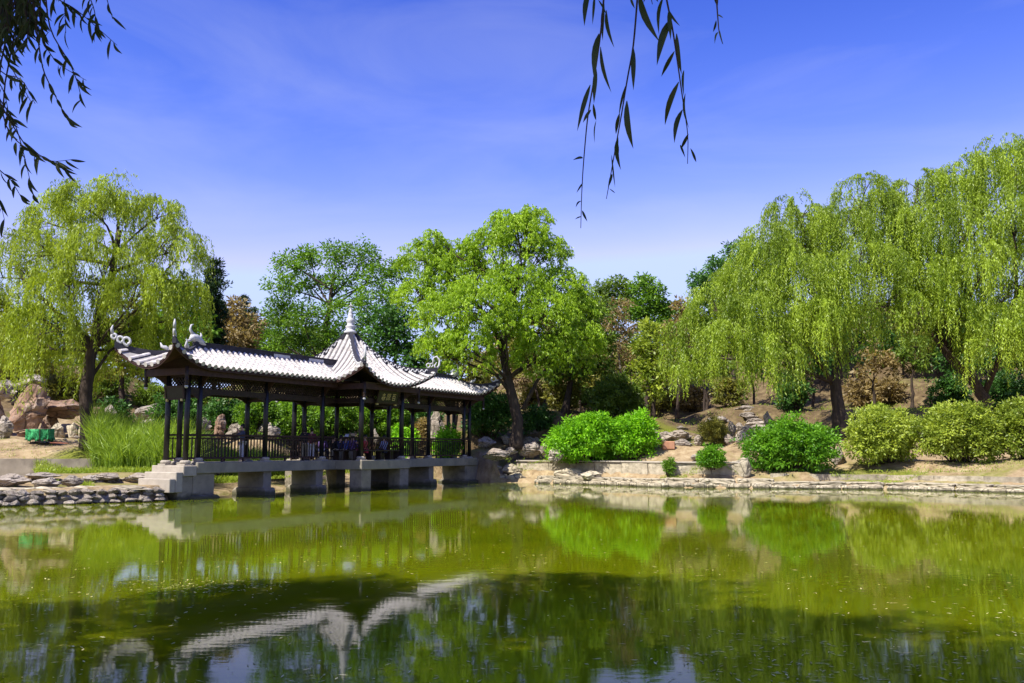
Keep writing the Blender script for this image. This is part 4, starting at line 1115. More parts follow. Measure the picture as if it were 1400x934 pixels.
bush('dark_shrub', 'dark green shrub behind the right end of the gallery', 668, 600, 76, 66, L_dark, (.2, .10), .9, 6, dlo=57.5, tint0=.55)
bush('dark_shrub', 'dark green shrub right of the round-crowned tree trunk', 735, 592, 50, 40, L_dark, (.2, .10), .9, 4, dlo=58.5, tint0=.45)
UG = 'low shrubs under the hillside trees'
for i, (px, py, wp, hp, m, lab) in enumerate(((770, 560, 50, 40, L_olive, 'olive shrub under the round-crowned tree edge'), (800, 556, 44, 34, L_green, 'mid green shrub left of the blue-green shrub'), (900, 566, 46, 40, L_olive, 'olive shrub under the yellow-green tree'), (945, 562, 46, 38, L_brown, 'brown shrub under the left willow curtain'),
        (1000, 556, 50, 40, L_olive, 'olive shrub left of the top of the stone stairs'), (1085, 560, 56, 44, L_dark, 'dark shrub left of the forked willow trunk'), (1180, 556, 44, 40, L_brown, 'brown twiggy shrub right of the forked willow trunk'), (1215, 552, 46, 40, L_brown, 'brown shrub left of the sandy slope'),
        (1300, 556, 60, 46, L_dark, 'dark shrub under the bend of the leaning willow'), (1370, 560, 64, 50, L_dark, 'dark shrub right of the leaning willow base'), (1430, 560, 60, 50, L_olive, 'olive shrub farthest along behind the greener bush'), (730, 552, 40, 30, L_olive, 'olive shrub uphill of the reddish rock'), (160, 586, 50, 40, L_dark, 'dark shrub behind the reeds right of the tall willow trunk'), (205, 560, 56, 40, L_green, 'green shrub above the large grey boulder'), (95, 552, 60, 44, L_olive, 'olive shrub above the overhanging rock'), (30, 515, 60, 40, L_brown, 'brown shrub above the pale weathered boulder'), (150, 545, 50, 40, L_green, 'green shrub on the slope above the pale rounded rock'), (260, 565, 50, 36, L_green, 'green shrub above the pale rock behind the end columns'))):
    bush('low_shrub', lab, px, py, wp, hp, m, (.26, .12), .6, 5, group=UG, dlo=60, tint0=.5)
bush('dark_shrub', 'blue-green shrub uphill of the bright green bush', 840, 575, 84, 64, L_green, (.2, .09), .8, 6, dlo=60, tint0=.35)
HB = 'green shrubs behind the gallery'
for px, py, wp, hp, m, tt, lab in ((395, 604, 80, 62, L_locust, .55, 'leafy green shrub seen through the gallery left of its centre'), (455, 604, 76, 66, L_locust, .45, 'leafy green shrub seen through the gallery centre behind the people'),
                                   (520, 606, 76, 66, L_locust, .6, 'leafy green shrub seen through the gallery right of its centre'), (350, 600, 60, 56, L_locust, .4, 'leafy green shrub behind the gallery next to the rock pile'),
                                   (552, 626, 36, 44, L_bush, .6, 'small bright green shrub behind the gallery railing near the centre'), (612, 628, 40, 42, L_bush, .6, 'small bright green shrub behind the last gallery bay'),
                                   (578, 620, 36, 50, L_brown, .8, 'yellowish shrub behind the gallery between two bright green ones'), (575, 600, 60, 50, L_dark, .6, 'dark shrub high behind the gallery right half'), (245, 600, 70, 60, L_dark, .6, 'dark shrub behind the left end of the gallery'),
                                   (305, 596, 70, 52, L_dark, .75, 'shadowy shrub above the rock pile behind the gallery')):
    bush('shrub', lab, px, py, wp, hp, m, (.2, .10), .8, 6, group=HB, dlo=57 if px > 500 else (49 if py > 610 else 54), tint0=tt)
# ------------------------------------------------------------------ rocks
def rock_mesh(seed, mat, flat=1.0, sub=3):
    bm = bmesh.new(); bmesh.ops.create_icosphere(bm, subdivisions=sub, radius=1)
    rr = random.Random(seed); o = Vector((rr.uniform(-50, 50), rr.uniform(-50, 50), rr.uniform(-50, 50)))
    planes = [(Vector((rr.uniform(-1, 1), rr.uniform(-1, 1), rr.uniform(-.6, 1))).normalized(), rr.uniform(.52, .82)) for _ in range(9)]
    for v in bm.verts:
        p = v.co.copy()
        for n, dd in planes:
            k = p.dot(n)
            if k > dd: p -= n * (k - dd) * .92
        q = v.co * 1.3 + o
        p *= 1 + .20 * mnoise.fractal(q, 1, 2, 5) + .16 * mnoise.noise(Vector((q.x * .6, q.y * .6, q.z * 5))) - .14 * abs(mnoise.noise(q * 2.6)) - .06 * abs(mnoise.noise(q * 6.5))
        v.co = p
    me = bpy.data.meshes.new('rock'); bm.to_mesh(me); bm.free(); me.materials.append(mat)
    return me
ROCKS = [rock_mesh(s, M_rock, sub=4) for s in range(7)]
ROCKS_B = [rock_mesh(s + 20, M_rock_br, sub=4) for s in range(4)]
SMALL = [rock_mesh(s + 40, M_rock, sub=2) for s in range(6)]
BANKS = [rock_mesh(s + 60, M_bank, sub=3) for s in range(5)]
def rock(label, x0, x1, y0, y1, depth=.8, mesh=None, name='rock', group=None, dlo=30, rot=None, d=None, sink=.12, dhi=95):
    """rock filling a pixel box, standing on the land (or held at d)"""
    pc = (x0 + x1) / 2
    b = on_ground(pc, y1, dlo, dhi) if d is None else at(pc, y1, d)
    k = b.y / F_PX; W = (x1 - x0) * k; H = (y1 - y0) * k
    me = mesh or random.choice(ROCKS)
    co = np.array([v.co for v in me.vertices]); mn, mx = co.min(0), co.max(0)
    s = (W / (mx[0] - mn[0]) * 1.03, W * depth / (mx[1] - mn[1]), H / (mx[2] - mn[2]) * (1 + sink))
    o = inst(name, me, None, (b.x, b.y + W * depth * .3, b.z - mn[2] * s[2] - sink * H), (0, 0, random.uniform(-.15, .15) if rot is None else rot), s)
    return tag(o, label, 'rock', group)
# rocks lying on the left embankment
rock('grey slab rock stacked on a thicker slab on the stone embankment', 30, 75, 646, 655, 1.0, d=37.2)
rock('thick grey-brown slab rock under a thinner slab on the stone embankment', 36, 76, 654, 668, .9, dlo=35)
rock('pale sloping rock on the embankment beside the stacked slabs', -14, 34, 648, 666, .8, dlo=35)
rock('brown angular rock on the embankment next to a tuft of weeds', 78, 112, 650, 666, .8, dlo=35)
rock('flat rock bridged over two small stones on the embankment', 122, 161, 647, 656, .9, d=38.2)
rock('small propping stone under the bridged flat rock', 128, 140, 655, 662, 1, d=38.2, mesh=SMALL[0]); rock('smaller propping stone beside the first under the bridged flat rock', 146, 157, 655, 661, 1, d=38.4, mesh=SMALL[1])
rock('long flat rock at the foot of the pavilion steps', 160, 222, 647, 662, .6, dlo=36)
rock('tan boulder between the bridged flat rock and the angular one', 110, 132, 650, 661, .9, dlo=36.5)
# left rockery
LR = 'brown rocks of the brown rockery'
rock('massive red-brown boulder of the brown rockery', 4, 60, 524, 592, .7, ROCKS_B[0], d=55)
rock('pale weathered boulder topping the brown rockery', 14, 54, 510, 530, .9, ROCKS[1], d=58)
rock('pale rock high beside the pale weathered boulder', -20, 20, 518, 545, .9, ROCKS[3], d=56)
rock('rounded grey boulder at the foot of the rockery', -12, 15, 568, 600, .9, ROCKS[4], d=52)
rock('brown rock left of the massive red-brown boulder', -45, 8, 540, 596, .8, ROCKS_B[1], d=57)
rock('flat dark overhanging rock beside the massive boulder', 48, 112, 545, 570, .8, ROCKS_B[2], d=57)
rock('brown rock low beside the shadowed gap of the rockery', 50, 74, 566, 596, .8, ROCKS_B[3], d=58)
for i, (a, b_) in enumerate(((66, 86), (87, 104), (104, 122))):
    rock(['grey block under the overhanging rock, next to the brown rock', 'grey block under the overhanging rock, middle of three', 'grey block under the overhanging rock, next to the willow trunk'][i], a, b_, 578, 600, .8, BANKS[i], d=55.5)
rock('pale rounded rock just right of the willow trunk', 141, 156, 553, 575, .9, ROCKS[0], d=58)
rock('large grey boulder seen left of the pavilion entrance', 176, 224, 551, 576, .8, ROCKS[2], d=58)
rock('dark flat rock below the large grey boulder', 186, 236, 572, 588, .8, ROCKS[5], d=57)
rock('pale rock seen between the end columns', 236, 262, 568, 586, .8, ROCKS[6], d=56)
rock('white rock seen through the first bay', 262, 288, 570, 590, .8, ROCKS[3], d=56)
rock('upright pinkish rock seen through the first bay', 290, 306, 566, 596, .9, ROCKS_B[3], d=56)
rock('low grey rock seen through the first bay', 304, 334, 578, 598, .8, ROCKS[1], d=57)
rock('pale round-backed boulder seen through the second bay', 345, 382, 576, 604, .8, ROCKS[4], d=57)
rock('upright pale standing stone seen through the gallery right half', 586, 606, 560, 606, .7, ROCKS[0], d=61)
rock('grey slab seen through the gallery near the centre bench', 508, 518, 586, 606, .8, ROCKS[5], d=60)
for i, (x_, y_, w_) in enumerate(((88, 598, 8), (97, 601, 9), (106, 599, 10), (113, 603, 9), (84, 603, 6), (101, 605, 5))):
    rock('small pale rubble stone on the dirt by the green cart', x_, x_ + w_, y_ - w_ * .6, y_, 1, random.choice(SMALL), group='rubble by the green cart', dlo=46)
# rocks by the far end of the pavilion
for lab, x0, x1, y0, y1, m, dl in [
        ('blocky pale rock behind the far end of the gallery', 652, 677, 597, 613, 0, 54), ('long pale flat rock in front of the round-crowned tree', 660, 698, 613, 629, 4, 54), ('big tilted pale boulder right of the round-crowned tree trunk', 706, 742, 606, 626, 2, 54),
        ('grey rock leaning on the big tilted boulder', 738, 750, 606, 620, 3, 54), ('pale square rock left of the round-crowned tree trunk', 684, 701, 594, 608, 5, 55), ('grey rock right of the round-crowned tree trunk', 713, 731, 597, 608, 1, 56),
        ('reddish rock uphill of the tilted boulder', 720, 737, 585, 596, 6, 56), ('grey rock tucked under the bright green bush', 749, 774, 611, 632, 0, 54), ('low pale rock between tree trunk and flat rock', 690, 708, 612, 622, 3, 54),
        ('small rock beside the tilted boulder', 728, 740, 598, 606, 6, 56)]:
    rock(lab, x0, x1, y0, y1, .8, ROCKS[m], dlo=dl)
for lab, x0, x1, y0, y1, m, d_ in [('dark layered rock beside the far abutment', 656, 690, 634, 650, 0, 58.4), ('layered rock at the waterline beside the far abutment', 656, 700, 648, 664, 1, 57.6), ('layered rock stepping down to the water right of the abutment', 690, 728, 646, 664, 2, 56.9),
                                   ('pale layered rock above the water right of the abutment', 686, 716, 634, 648, 3, 58.0), ('pitted pale rock on the ledge below the bright green bush', 758, 800, 640, 656, 4, 54.9), ('small pitted rock on the ledge beside the bigger pitted one', 796, 826, 644, 656, 0, 53.4)]:
    rock(lab, x0, x1, y0, y1, .7, BANKS[m], d=d_)
# pale rocks on the right bank
for lab, x0, x1, y0, y1, m in [
        ('grey-topped rock next to the orange block', 896, 923, 590, 604, 1), ('long pale rock behind the orange block', 914, 948, 588, 602, 3), ('pale rock perched on the long pale rock', 925, 942, 582, 590, 5), ('white wedge rock left of the brownish shrub', 949, 967, 594, 610, 0),
        ('mossy pale rock above the brownish shrub', 964, 998, 569, 582, 2), ('tall white rock right of the brownish shrub', 994, 1008, 576, 598, 4), ('grey rock below the tall white rock', 990, 1006, 594, 608, 6), ('brown-stained rock between white rock and stairs', 1005, 1024, 589, 605, 1),
        ('flat grey rock at the foot of the stairs', 1014, 1034, 581, 594, 3), ('white rock flanking the stone stairs on the right', 1044, 1060, 562, 590, 5), ('small white rock left of the stairs', 1006, 1018, 578, 590, 0), ('low pale rock on the dry grass by the bank wall', 944, 962, 621, 630, 2),
        ('pale rock sheltered by the bright green bush', 893, 903, 588, 606, 4), ('pale rock below the long pale rock', 922, 948, 600, 612, 6), ('grey rock behind the deep green bush', 1122, 1136, 586, 602, 0), ('tilted grey rock at the edge of the yellow-green bush', 1138, 1158, 612, 636, 3)]:
    rock(lab, x0, x1, y0, y1, .9, ROCKS[m], dlo=52)
rock('layered white boulder where the bank wall ends by the deep green bush', 1003, 1028, 626, 654, .8, BANKS[1], d=50.2)
ob = on_ground(913, 613, 52); k_ = ob.y / F_PX
mb = MB(); mb.box(-8.5 * k_, 8.5 * k_, -.3, .3, -.1, 9 * k_); me = mb.mesh('orange_block', M_brick); bevel_mesh(me, .05)
tag(inst('orange_block', me, None, ob, (0, 0, .1)), 'orange-tan squared stone block under the grey-topped rock', 'block')

# ------------------------------------------------------------------ walls and banks
def path_pts(pts, step):
    pts = [Vector(p) for p in pts]; out = []
    for a, b in zip(pts, pts[1:]):
        n = max(1, round((b - a).length / step))
        for i in range(n): out.append((a.lerp(b, i / n), (b - a).normalized(), (b - a).length / n))
    return out
# left rubble-stone embankment, stone by stone
emb = empty('stone_embankment', (-18.8, 33.3, 0)); tag(emb, 'low embankment of rough stones along the water beside the pavilion steps', 'wall')
eo = Vector((-18.8, 33.3, 0))
EMB = [(-27, 30.4), (-25.5, 31.2), (-18.8, 33.3), (-15.6, 35.6), (-13.9, 36.9)]
EMB3 = [Vector((x, y, 0)) for x, y in EMB]
for lay, (z, h, wd) in enumerate(((-.05, .26, .5), (.17, .22, .44), (.35, .18, .40))):
    for p, d, L in path_pts(EMB3, .46 if lay else .56):
        me = random.choice(SMALL); q = p + d * (L * (.5 + random.uniform(-.15, .15))) + Vector((d.y, -d.x, 0)) * (.05 - .03 * lay + random.uniform(-.06, .07))
        inst('stone', me, emb, q - eo + Vector((0, 0, z + h * .45 + random.uniform(-.02, .02))), (random.uniform(-.2, .2), random.uniform(-.2, .2), random.uniform(0, 6.28)), (L * .72 * random.uniform(.75, 1.2), wd * .6, h * .74 * random.uniform(.85, 1.25)))
for p, d, L in path_pts(EMB3, 1.5):
    me = random.choice(BANKS); q = p + d * (L * .5) + Vector((-d.y, d.x, 0)) * .55
    inst('cap_stone', me, emb, q - eo + Vector((0, 0, .52)), (0, random.uniform(-.03, .03), math.atan2(d.y, d.x)), (L * .72, .80, .13))
for p, d, L in path_pts(EMB3, 1.3):
    if random.random() < .5: continue
    q = p + d * random.uniform(0, L) + Vector((d.y, -d.x, 0)) * random.uniform(.2, .4)
    inst('stone', random.choice(SMALL), emb, q - eo + Vector((0, 0, .04)), (0, 0, random.uniform(0, 6)), (.26, .22, .16))

def wall(name, label, pts, z0, z1, th, mat, blk=1.2, part='block', jit=.02, cat='wall', cap=None):
    o0 = Vector(pts[0]); root = empty(name, o0); tag(root, label, cat)
    for p, d, L in path_pts(pts, blk):
        mb = MB(); l2 = L / 2 - .012
        mb.box(-l2, l2, -th / 2, th / 2, 0, z1 - z0 + random.uniform(-jit, jit))
        me = mb.mesh(part, mat)
        bm = bmesh.new(); bm.from_mesh(me); bmesh.ops.recalc_face_normals(bm, faces=bm.faces)
        bmesh.ops.subdivide_edges(bm, edges=bm.edges[:], cuts=3, use_grid_fill=True)
        for v in bm.verts:
            q = v.co * 2.2 + p
            v.co += v.normal * (mnoise.noise(q) * jit * 1.8) + Vector((0, 0, mnoise.noise(q * .7) * jit))
        bm.to_mesh(me); bm.free()
        q = p + d * (L / 2) + Vector((-d.y, d.x, 0)) * (th / 2 + random.uniform(-jit, jit))
        inst(part, me, root, q - o0 + Vector((0, 0, z0)), (0, 0, math.atan2(d.y, d.x)))
    if cap:
        for p, d, L in path_pts(pts, blk * 1.7):
            mb = MB(); mb.box(-L / 2 + .01, L / 2 - .01, -.06, cap, 0, .09); me = mb.mesh('coping', M_step); bevel_mesh(me, .02)
            inst('coping', me, root, p + d * (L / 2) - o0 + Vector((0, 0, z1 + .025)), (0, 0, math.atan2(d.y, d.x)))
    return root
def gp(px, d, z=0): 
    r = ray(px, 614); return Vector((r.x / r.y * d, d, z))
wall('retaining_wall', 'grey concrete retaining wall below the dirt terrace with the cart', [gp(-170, 43.75), gp(132, 43.75)], .3, 1.60, .6, M_cwall, 2.6, 'panel', .02)
# right bank: low water-side ledge and upper wall, set back from the waterline
def offset(pts, off):
    out = []; n = len(pts)
    for i in range(n):
        a = Vector(pts[max(i - 1, 0)]); b = Vector(pts[min(i + 1, n - 1)]); d = (b - a).normalized()
        out.append(Vector((pts[i][0] - d.y * off, pts[i][1] + d.x * off, 0)))
    return out
RB1 = [(1.4, 55.75), (2.4, 55.2), (5.2, 52.8), (8.2, 49.7)]; RB2 = [(8.25, 49.68), (13.6, 48.2)]; RB3 = [(13.65, 48.19), (19.0, 47.2), (24.2, 42.9), (33, 38)]
def ledge(label, pts, zt, mat=M_bank):
    """two uneven courses of long flat stones"""
    o0 = Vector((*pts[0], 0)); root = empty('bank_ledge', o0); tag(root, label, 'ledge')
    for lay, (z0, z1, wd, back) in enumerate(((-1.2, zt * .52, 1.0, 0.0), (zt * .46, zt, 1.15, .16))):
        for p, d, L in path_pts(offset(pts, back), (1.15, 1.7)[lay]):
            me = random.choice(BANKS_L); l = L * random.uniform(.92, 1.25)
            h = z1 - z0; zz = z0 + h / 2 if lay else z1 - .2
            q = p + d * (L / 2 + random.uniform(-.1, .1)) + Vector((-d.y, d.x, 0)) * (wd / 2 + random.uniform(-.10, .04))
            inst('ledge_stone', me, root, q - o0 + Vector((0, 0, (z1 - h * .5) if lay else zt * .52 - .35)), (random.uniform(-.02, .02), random.uniform(-.03, .03), math.atan2(d.y, d.x) + random.uniform(-.05, .05)), (l * .5, wd * .5, h * .55 * random.uniform(.9, 1.15) if lay else .36))
BANKS_L = []
for s_ in range(6):
    bm = bmesh.new(); bmesh.ops.create_cube(bm, size=2.0); bmesh.ops.subdivide_edges(bm, edges=bm.edges[:], cuts=7, use_grid_fill=True)
    rr = random.Random(s_ + 300); of = Vector((rr.uniform(-30, 30), rr.uniform(-30, 30), rr.uniform(-30, 30)))
    for v in bm.verts:
        q = Vector((v.co.x * 1.6, v.co.y * 1.2, v.co.z * .8)) + of
        e = sum(1 for c in v.co if abs(c) > .95)
        k = 1 - (.07 if e == 2 else .16 if e == 3 else 0)
        v.co = Vector((v.co.x * (1 + .10 * mnoise.noise(q)) * k, v.co.y * k * (1 + .12 * mnoise.fractal(q * 1.7, 1, 2, 4)), v.co.z * k * (1 + .22 * mnoise.fractal(q * 1.3 + Vector((7, 0, 0)), 1, 2, 4))))
    me = bpy.data.meshes.new('ledge_stone'); bm.to_mesh(me); bm.free(); me.materials.append(M_bank); BANKS_L.append(me)
ledge('low stone ledge along the water below the bright green bushes', RB1, .42)
ledge('low pale stone ledge along the water from the layered boulder to the deep green bush', RB2, .46)
ledge('low uneven earth-coloured ledge along the water below the yellow-green bushes', RB3, .34)
W1 = offset([(-.6, 56.9), (1.4, 55.75), (2.4, 55.2), (5.2, 52.8), (8.2, 49.7), (12.3, 48.55)], 1.75)
wall('bank_wall', 'pale stone wall above the ledge between the far abutment and the boulder', W1, .1, 1.24, .5, M_bwall, 1.7, 'wall_stone', .035, cap=.46)
wall('path_kerb', 'low pale kerb edging the path below the yellow-green bushes', offset(RB3, 1.95), .1, .70, .4, M_bwall, 2.2, 'kerb_stone', .025, cat='kerb')
# rubble wall behind the piers
rw0 = gp(276, 48.5); rw = empty('rubble_wall', rw0); tag(rw, 'rough rubble wall on the far shore seen under the gallery deck', 'wall')
for lay in range(4):
    for p, d, L in path_pts([gp(268, 47.6), gp(318, 50.2), gp(400, 55.4)], .55):
        inst('stone', random.choice(SMALL), rw, p + d * (L * random.uniform(.3, .7)) - rw0 + Vector((0, random.uniform(-.08, .08), .28 + .24 * lay)), (random.uniform(-.3, .3), random.uniform(-.3, .3), random.uniform(0, 6)), (L * .62 * random.uniform(.8, 1.25), .34, .19 * random.uniform(.8, 1.3)))
# stone stairs
s0 = on_ground(1040, 590, 55); s1 = on_ground(1016, 556, 60)
st = empty('stone_stairs', s0); tag(st, 'rough stone stairs climbing the bank under the willow curtain', 'stairs')
for i in range(8):
    p = s0.lerp(s1, i / 8)
    inst('step', random.choice(ROCKS), st, p - s0 + Vector((random.uniform(-.15, .15), 0, .05)), (0, 0, random.uniform(-.25, .25)), (.85 * random.uniform(.8, 1.1), .60, .24))

# ------------------------------------------------------------------ green cart and planks
cb = on_ground(54, 606, 46); ck = cb.y / F_PX
cart = empty('hand_cart', cb, R(4)); tag(cart, 'small hand cart hung with bright green netting on the dirt terrace', 'cart')
W_, H_, D_ = 30 * ck, 15 * ck, .75
def net(x0, y0, x1, y1):
    mb = MB(); n = 9; v = []
    for j in range(6):
        for i in range(n + 1):
            u = i / n; q = math.sin(u * 9 + j * 1.1) * .06 * (j / 5) + .035 * math.sin(u * 23 + j * 2)
            nx, ny = (y1 - y0), -(x1 - x0); l = math.hypot(nx, ny)
            v.append((x0 + (x1 - x0) * u + nx / l * q, y0 + (y1 - y0) * u + ny / l * q, .14 + H_ - H_ * j / 5 + .07 * math.sin(u * 14) * (j / 5)))
    mb.add(v, [(j * (n + 1) + i, j * (n + 1) + i + 1, (j + 1) * (n + 1) + i + 1, (j + 1) * (n + 1) + i) for j in range(5) for i in range(n)])
    o = mb.build('net_panel', M_net, cart, True)
    md = o.modifiers.new('thickness', 'SOLIDIFY'); md.thickness = .015
net(-W_ / 2, -D_ / 2, W_ * .1, -D_ / 2 - .02); net(W_ * .13, -D_ / 2, W_ / 2, -D_ / 2 + .04); net(-W_ / 2, D_ / 2, W_ / 2, D_ / 2); net(-W_ / 2, -D_ / 2 + .03, -W_ / 2, D_ / 2 - .03); net(W_ / 2, -D_ / 2 + .07, W_ / 2, D_ / 2 - .03)
mb = MB(); mb.box(-W_ / 2, W_ / 2, -D_ / 2, D_ / 2, .16, .20); mb.build('tray', M_metal, cart)
for y_ in (-.36, .36):
    mb = MB(); mb.tube([(-W_ / 2 - .65, y_, H_ * .92), (-W_ / 2, y_, H_ + .12), (W_ / 2 + .1, y_, H_ + .17)], .028, 6); mb.build('handle', M_pole, cart, True)
for x_, y_ in ((-.35, -.33), (-.35, .33), (.16, -.42), (.5, .33)):
    mb = MB(); mb.tube([(x_, y_, -.04), (x_, y_, H_ + .14)], .022, 6); mb.build('leg', M_metal, cart, True)
mb = MB(); mb.tube([(W_ / 2 - .05, -.2, H_ * .6), (W_ / 2 - .05, -.2, H_ + .42)], .02, 6); mb.build('stake', M_pole, cart, True)
mb = MB()
ring_pts = [(W_ / 2 - .1 + .17 * math.cos(a * math.pi / 8), 0, .15 + .17 * math.sin(a * math.pi / 8)) for a in range(17)]
mb.tube(ring_pts, .035, 6, False); wh = mb.build('wheel', M_tyre, cart, True)
mb = MB(); mb.tube([(W_ / 2 - .1, -.08, .15), (W_ / 2 - .1, .08, .15)], .03, 6)
for a in range(6): mb.tube([(W_ / 2 - .1, 0, .15), (W_ / 2 - .1 + .16 * math.cos(a * math.pi / 3), 0, .15 + .16 * math.sin(a * math.pi / 3))], .008, 4)
mb.build('spokes', M_metal, wh)
for i, (x_, y_, rz, L_) in enumerate(((76, 606, .5, .9), (82, 609, .2, 1.0), (79, 611, -.25, .8))):
    p = on_ground(x_, y_, 45)
    mb = MB(); mb.box(-L_ / 2, L_ / 2, -.07, .07, 0, .05); me = mb.mesh('plank', M_rust); bevel_mesh(me, .008)
    tag(inst('plank', me, None, p + Vector((0, 0, .05 + .055 * i)), (0, .05, -rz)), ['short red-brown plank leaning nearest the green cart', 'longest red-brown plank lying by the green cart', 'shortest red-brown plank lying by the green cart'][i], 'plank')

# ------------------------------------------------------------------ reeds, grass, floating leaves
def blades(name, label, cat, boxes, mat, lean=.12, dry=0.0):
    """boxes: (px0, px1, d0, d1, count, hlo, hhi, width)"""
    lv = Leaves()
    for px0, px1, d0, d1, n, hl, hh, wd in boxes:
        d = RNG.uniform(d0, d1, n); px = RNG.uniform(px0, px1, n)
        X = (px - 700) / F_PX * d; ok = shore_sd(X, d) > -.1
        X, d = X[ok], d[ok]; m = len(X)
        patch = np.array([mnoise.noise(Vector((a * .9, b_ * .9, 3.3))) for a, b_ in zip(X, d)])
        Z = land_z(X, d) - .05
        P = np.stack([X, d, Z], 1)
        h = RNG.uniform(hl, hh, m) * (1 + .35 * patch)
        t = np.clip(.5 + .35 * patch + RNG.normal(0, .18, m), 0, 1)
        t = np.where(RNG.random(m) < dry, t * .3, t)
        D1 = unit(np.stack([RNG.normal(0, lean, m), RNG.normal(0, lean, m), np.ones(m)], 1))
        side = RNG.normal(size=(m, 3))
        lv.add(P, D1, h * .72, np.full(m, wd), t, side)
        D2 = unit(D1 + np.stack([RNG.normal(0, .55, m), RNG.normal(0, .55, m), RNG.uniform(-.6, .1, m)], 1))
        lv.add(P + D1 * (h * .45)[:, None], D2, h * .50, np.full(m, wd * .9), t + .05, side)
        if hh > 1:
            D3 = unit(D1 + np.stack([RNG.normal(0, .7, m), RNG.normal(0, .7, m), RNG.uniform(-.5, .2, m)], 1))
            lv.add(P + D1 * (h * .6)[:, None], D3, h * .38, np.full(m, wd * .8), t + .1, side)
    o = lv.build(name, mat)
    return tag(o, label, cat, kind='stuff')
blades('reeds', 'tall bright green reeds beside the pavilion entrance', 'reeds', [(128, 268, 43.0, 48.5, 5200, 1.4, 2.5, .035), (150, 262, 42.2, 44, 1500, 1.0, 1.9, .035), (262, 400, 49, 54, 3600, .7, 1.4, .035)], L_reed, .16, .25)
blades('short_grass', 'short bright green grass in front of the reeds', 'grass', [(55, 210, 40.5, 43.6, 4200, .14, .42, .03), (200, 245, 41, 43.5, 700, .15, .4, .03), (75, 85, 36.3, 37.2, 160, .15, .42, .03), (20, 30, 36, 36.6, 120, .12, .3, .03), (118, 130, 36.8, 37.5, 100, .1, .3, .03), (128, 136, 36.0, 36.4, 60, .08, .2, .03)], L_grass, .35)
blades('bank_grass', 'thin yellowish grass on the banks and hillside', 'grass', [(860, 1000, 57, 63, 3000, .06, .22, .03), (1130, 1400, 47, 50, 1600, .05, .16, .03), (900, 1010, 50.3, 51.0, 700, .05, .2, .03), (700, 1400, 58, 80, 9000, .08, .3, .04), (276, 330, 43.2, 48.5, 2600, .1, .3, .03), (330, 420, 46.5, 53, 1500, .1, .28, .03), (370, 640, 50, 60, 5000, .1, .35, .035), (640, 790, 55.5, 58, 700, .06, .2, .03), (-20, 130, 45, 54, 900, .05, .15, .03), (1060, 1140, 50.5, 51.5, 300, .05, .2, .03), (745, 772, 53.6, 54.2, 240, .1, .35, .03)], L_grass, .45)
lv = Leaves()
n = 1500
dd_ = 2.05 * F_PX / RNG.uniform(75, 330, n); xx = RNG.uniform(-60, 1460, n)
m_ = 260; cx, cy = RNG.uniform(930, 1300, m_), RNG.uniform(850, 915, m_); dd_ = np.concatenate([dd_, 2.05 * F_PX / (cy + (cx - 930) * .08 - 614)]); xx = np.concatenate([xx, cx])
m_ = 160; cx, cy = RNG.normal(285, 50, m_), RNG.normal(797, 5, m_); dd_ = np.concatenate([dd_, 2.05 * F_PX / (cy - 614)]); xx = np.concatenate([xx, cx])
n = len(dd_); P = np.stack([(xx - 700) / F_PX * dd_, dd_, RNG.uniform(.004, .010, n)], 1)
keep = shore_sd(P[:, 0], P[:, 1]) < -.3
hxy = np.stack([(P[:, 0] - HALL_C.x) * AX.x + (P[:, 1] - HALL_C.y) * AX.y, -(P[:, 0] - HALL_C.x) * NF.x - (P[:, 1] - HALL_C.y) * NF.y], 1)
keep &= ~((np.abs(hxy[:, 0]) < 13) & (np.abs(hxy[:, 1]) < 2.9))
P = P[keep]; n = len(P)
a = RNG.uniform(0, 6.28, n); lv.add(P, np.stack([np.cos(a), np.sin(a), RNG.normal(0, .03, n)], 1), RNG.uniform(.03, .12, n), RNG.uniform(.010, .026, n), RNG.random(n) ** 1.5, np.tile(np.array([[0, 0, 1.0]]), (n, 1)))
tag(lv.build('floating_leaves', L_float), 'scattered pale leaves and bits floating on the green pond', 'leaves', kind='stuff')
# ------------------------------------------------------------------ the willow overhead at the near bank
def blade_leaf(mb, a, b, wd, up):
    """one willow leaf as a curved, folded, pointed blade"""
    a = Vector(a); b = Vector(b); d = b - a; L = d.length; d /= L
    s = d.cross(up).normalized(); nrm = s.cross(d)
    n = 6; v = []
    for i in range(n + 1):
        t = i / n
        wv = wd * .5 * (math.sin(math.pi * min(1, t * 1.02 + .02)) ** .75) * (1 - .25 * t)
        c = a + d * (L * t) + nrm * (L * .07 * math.sin(math.pi * t)) + s * (L * .05 * math.sin(math.pi * t))
        v += [c - s * wv + nrm * (wv * .35), c, c + s * wv + nrm * (wv * .35)]
    f = []
    for i in range(n):
        k = 3 * i
        f += [(k, k + 1, k + 4, k + 3), (k + 1, k + 2, k + 5, k + 4)]
    mb.add(v, f)
nb = Vector((-5.6, -2.6, gz(-5.6, -2.6)))
nw = empty('willow_tree', nb); tag(nw, 'willow arching overhead with dark twigs hanging into the sky', 'willow tree')
M_ntw = surf('near_twig', [(0.3, (0.02, 0.014, 0.01)), (0.7, (0.05, 0.035, 0.02))], 20, .8, .2)
mb = MB(); tk = [nb + Vector(p) for p in ((0, 0, -.3), (.1, .05, .6), (.25, .2, 1.8), (.5, .5, 3.0), (.7, .7, 4.4))]
mb.tube([p - nb for p in tk], [.46, .36, .32, .28, .22], 12); mb.build('trunk', M_bark, nw, True)
def nlimb(pts, r):
    mb = MB(); P = [Vector(p) for p in pts]; n = len(P); mb.tube([p - nb for p in P], [r * (1 - .7 * i / (n - 1)) for i in range(n)], 8); mb.build('limb', M_bark, nw, True)
fk = tk[3]
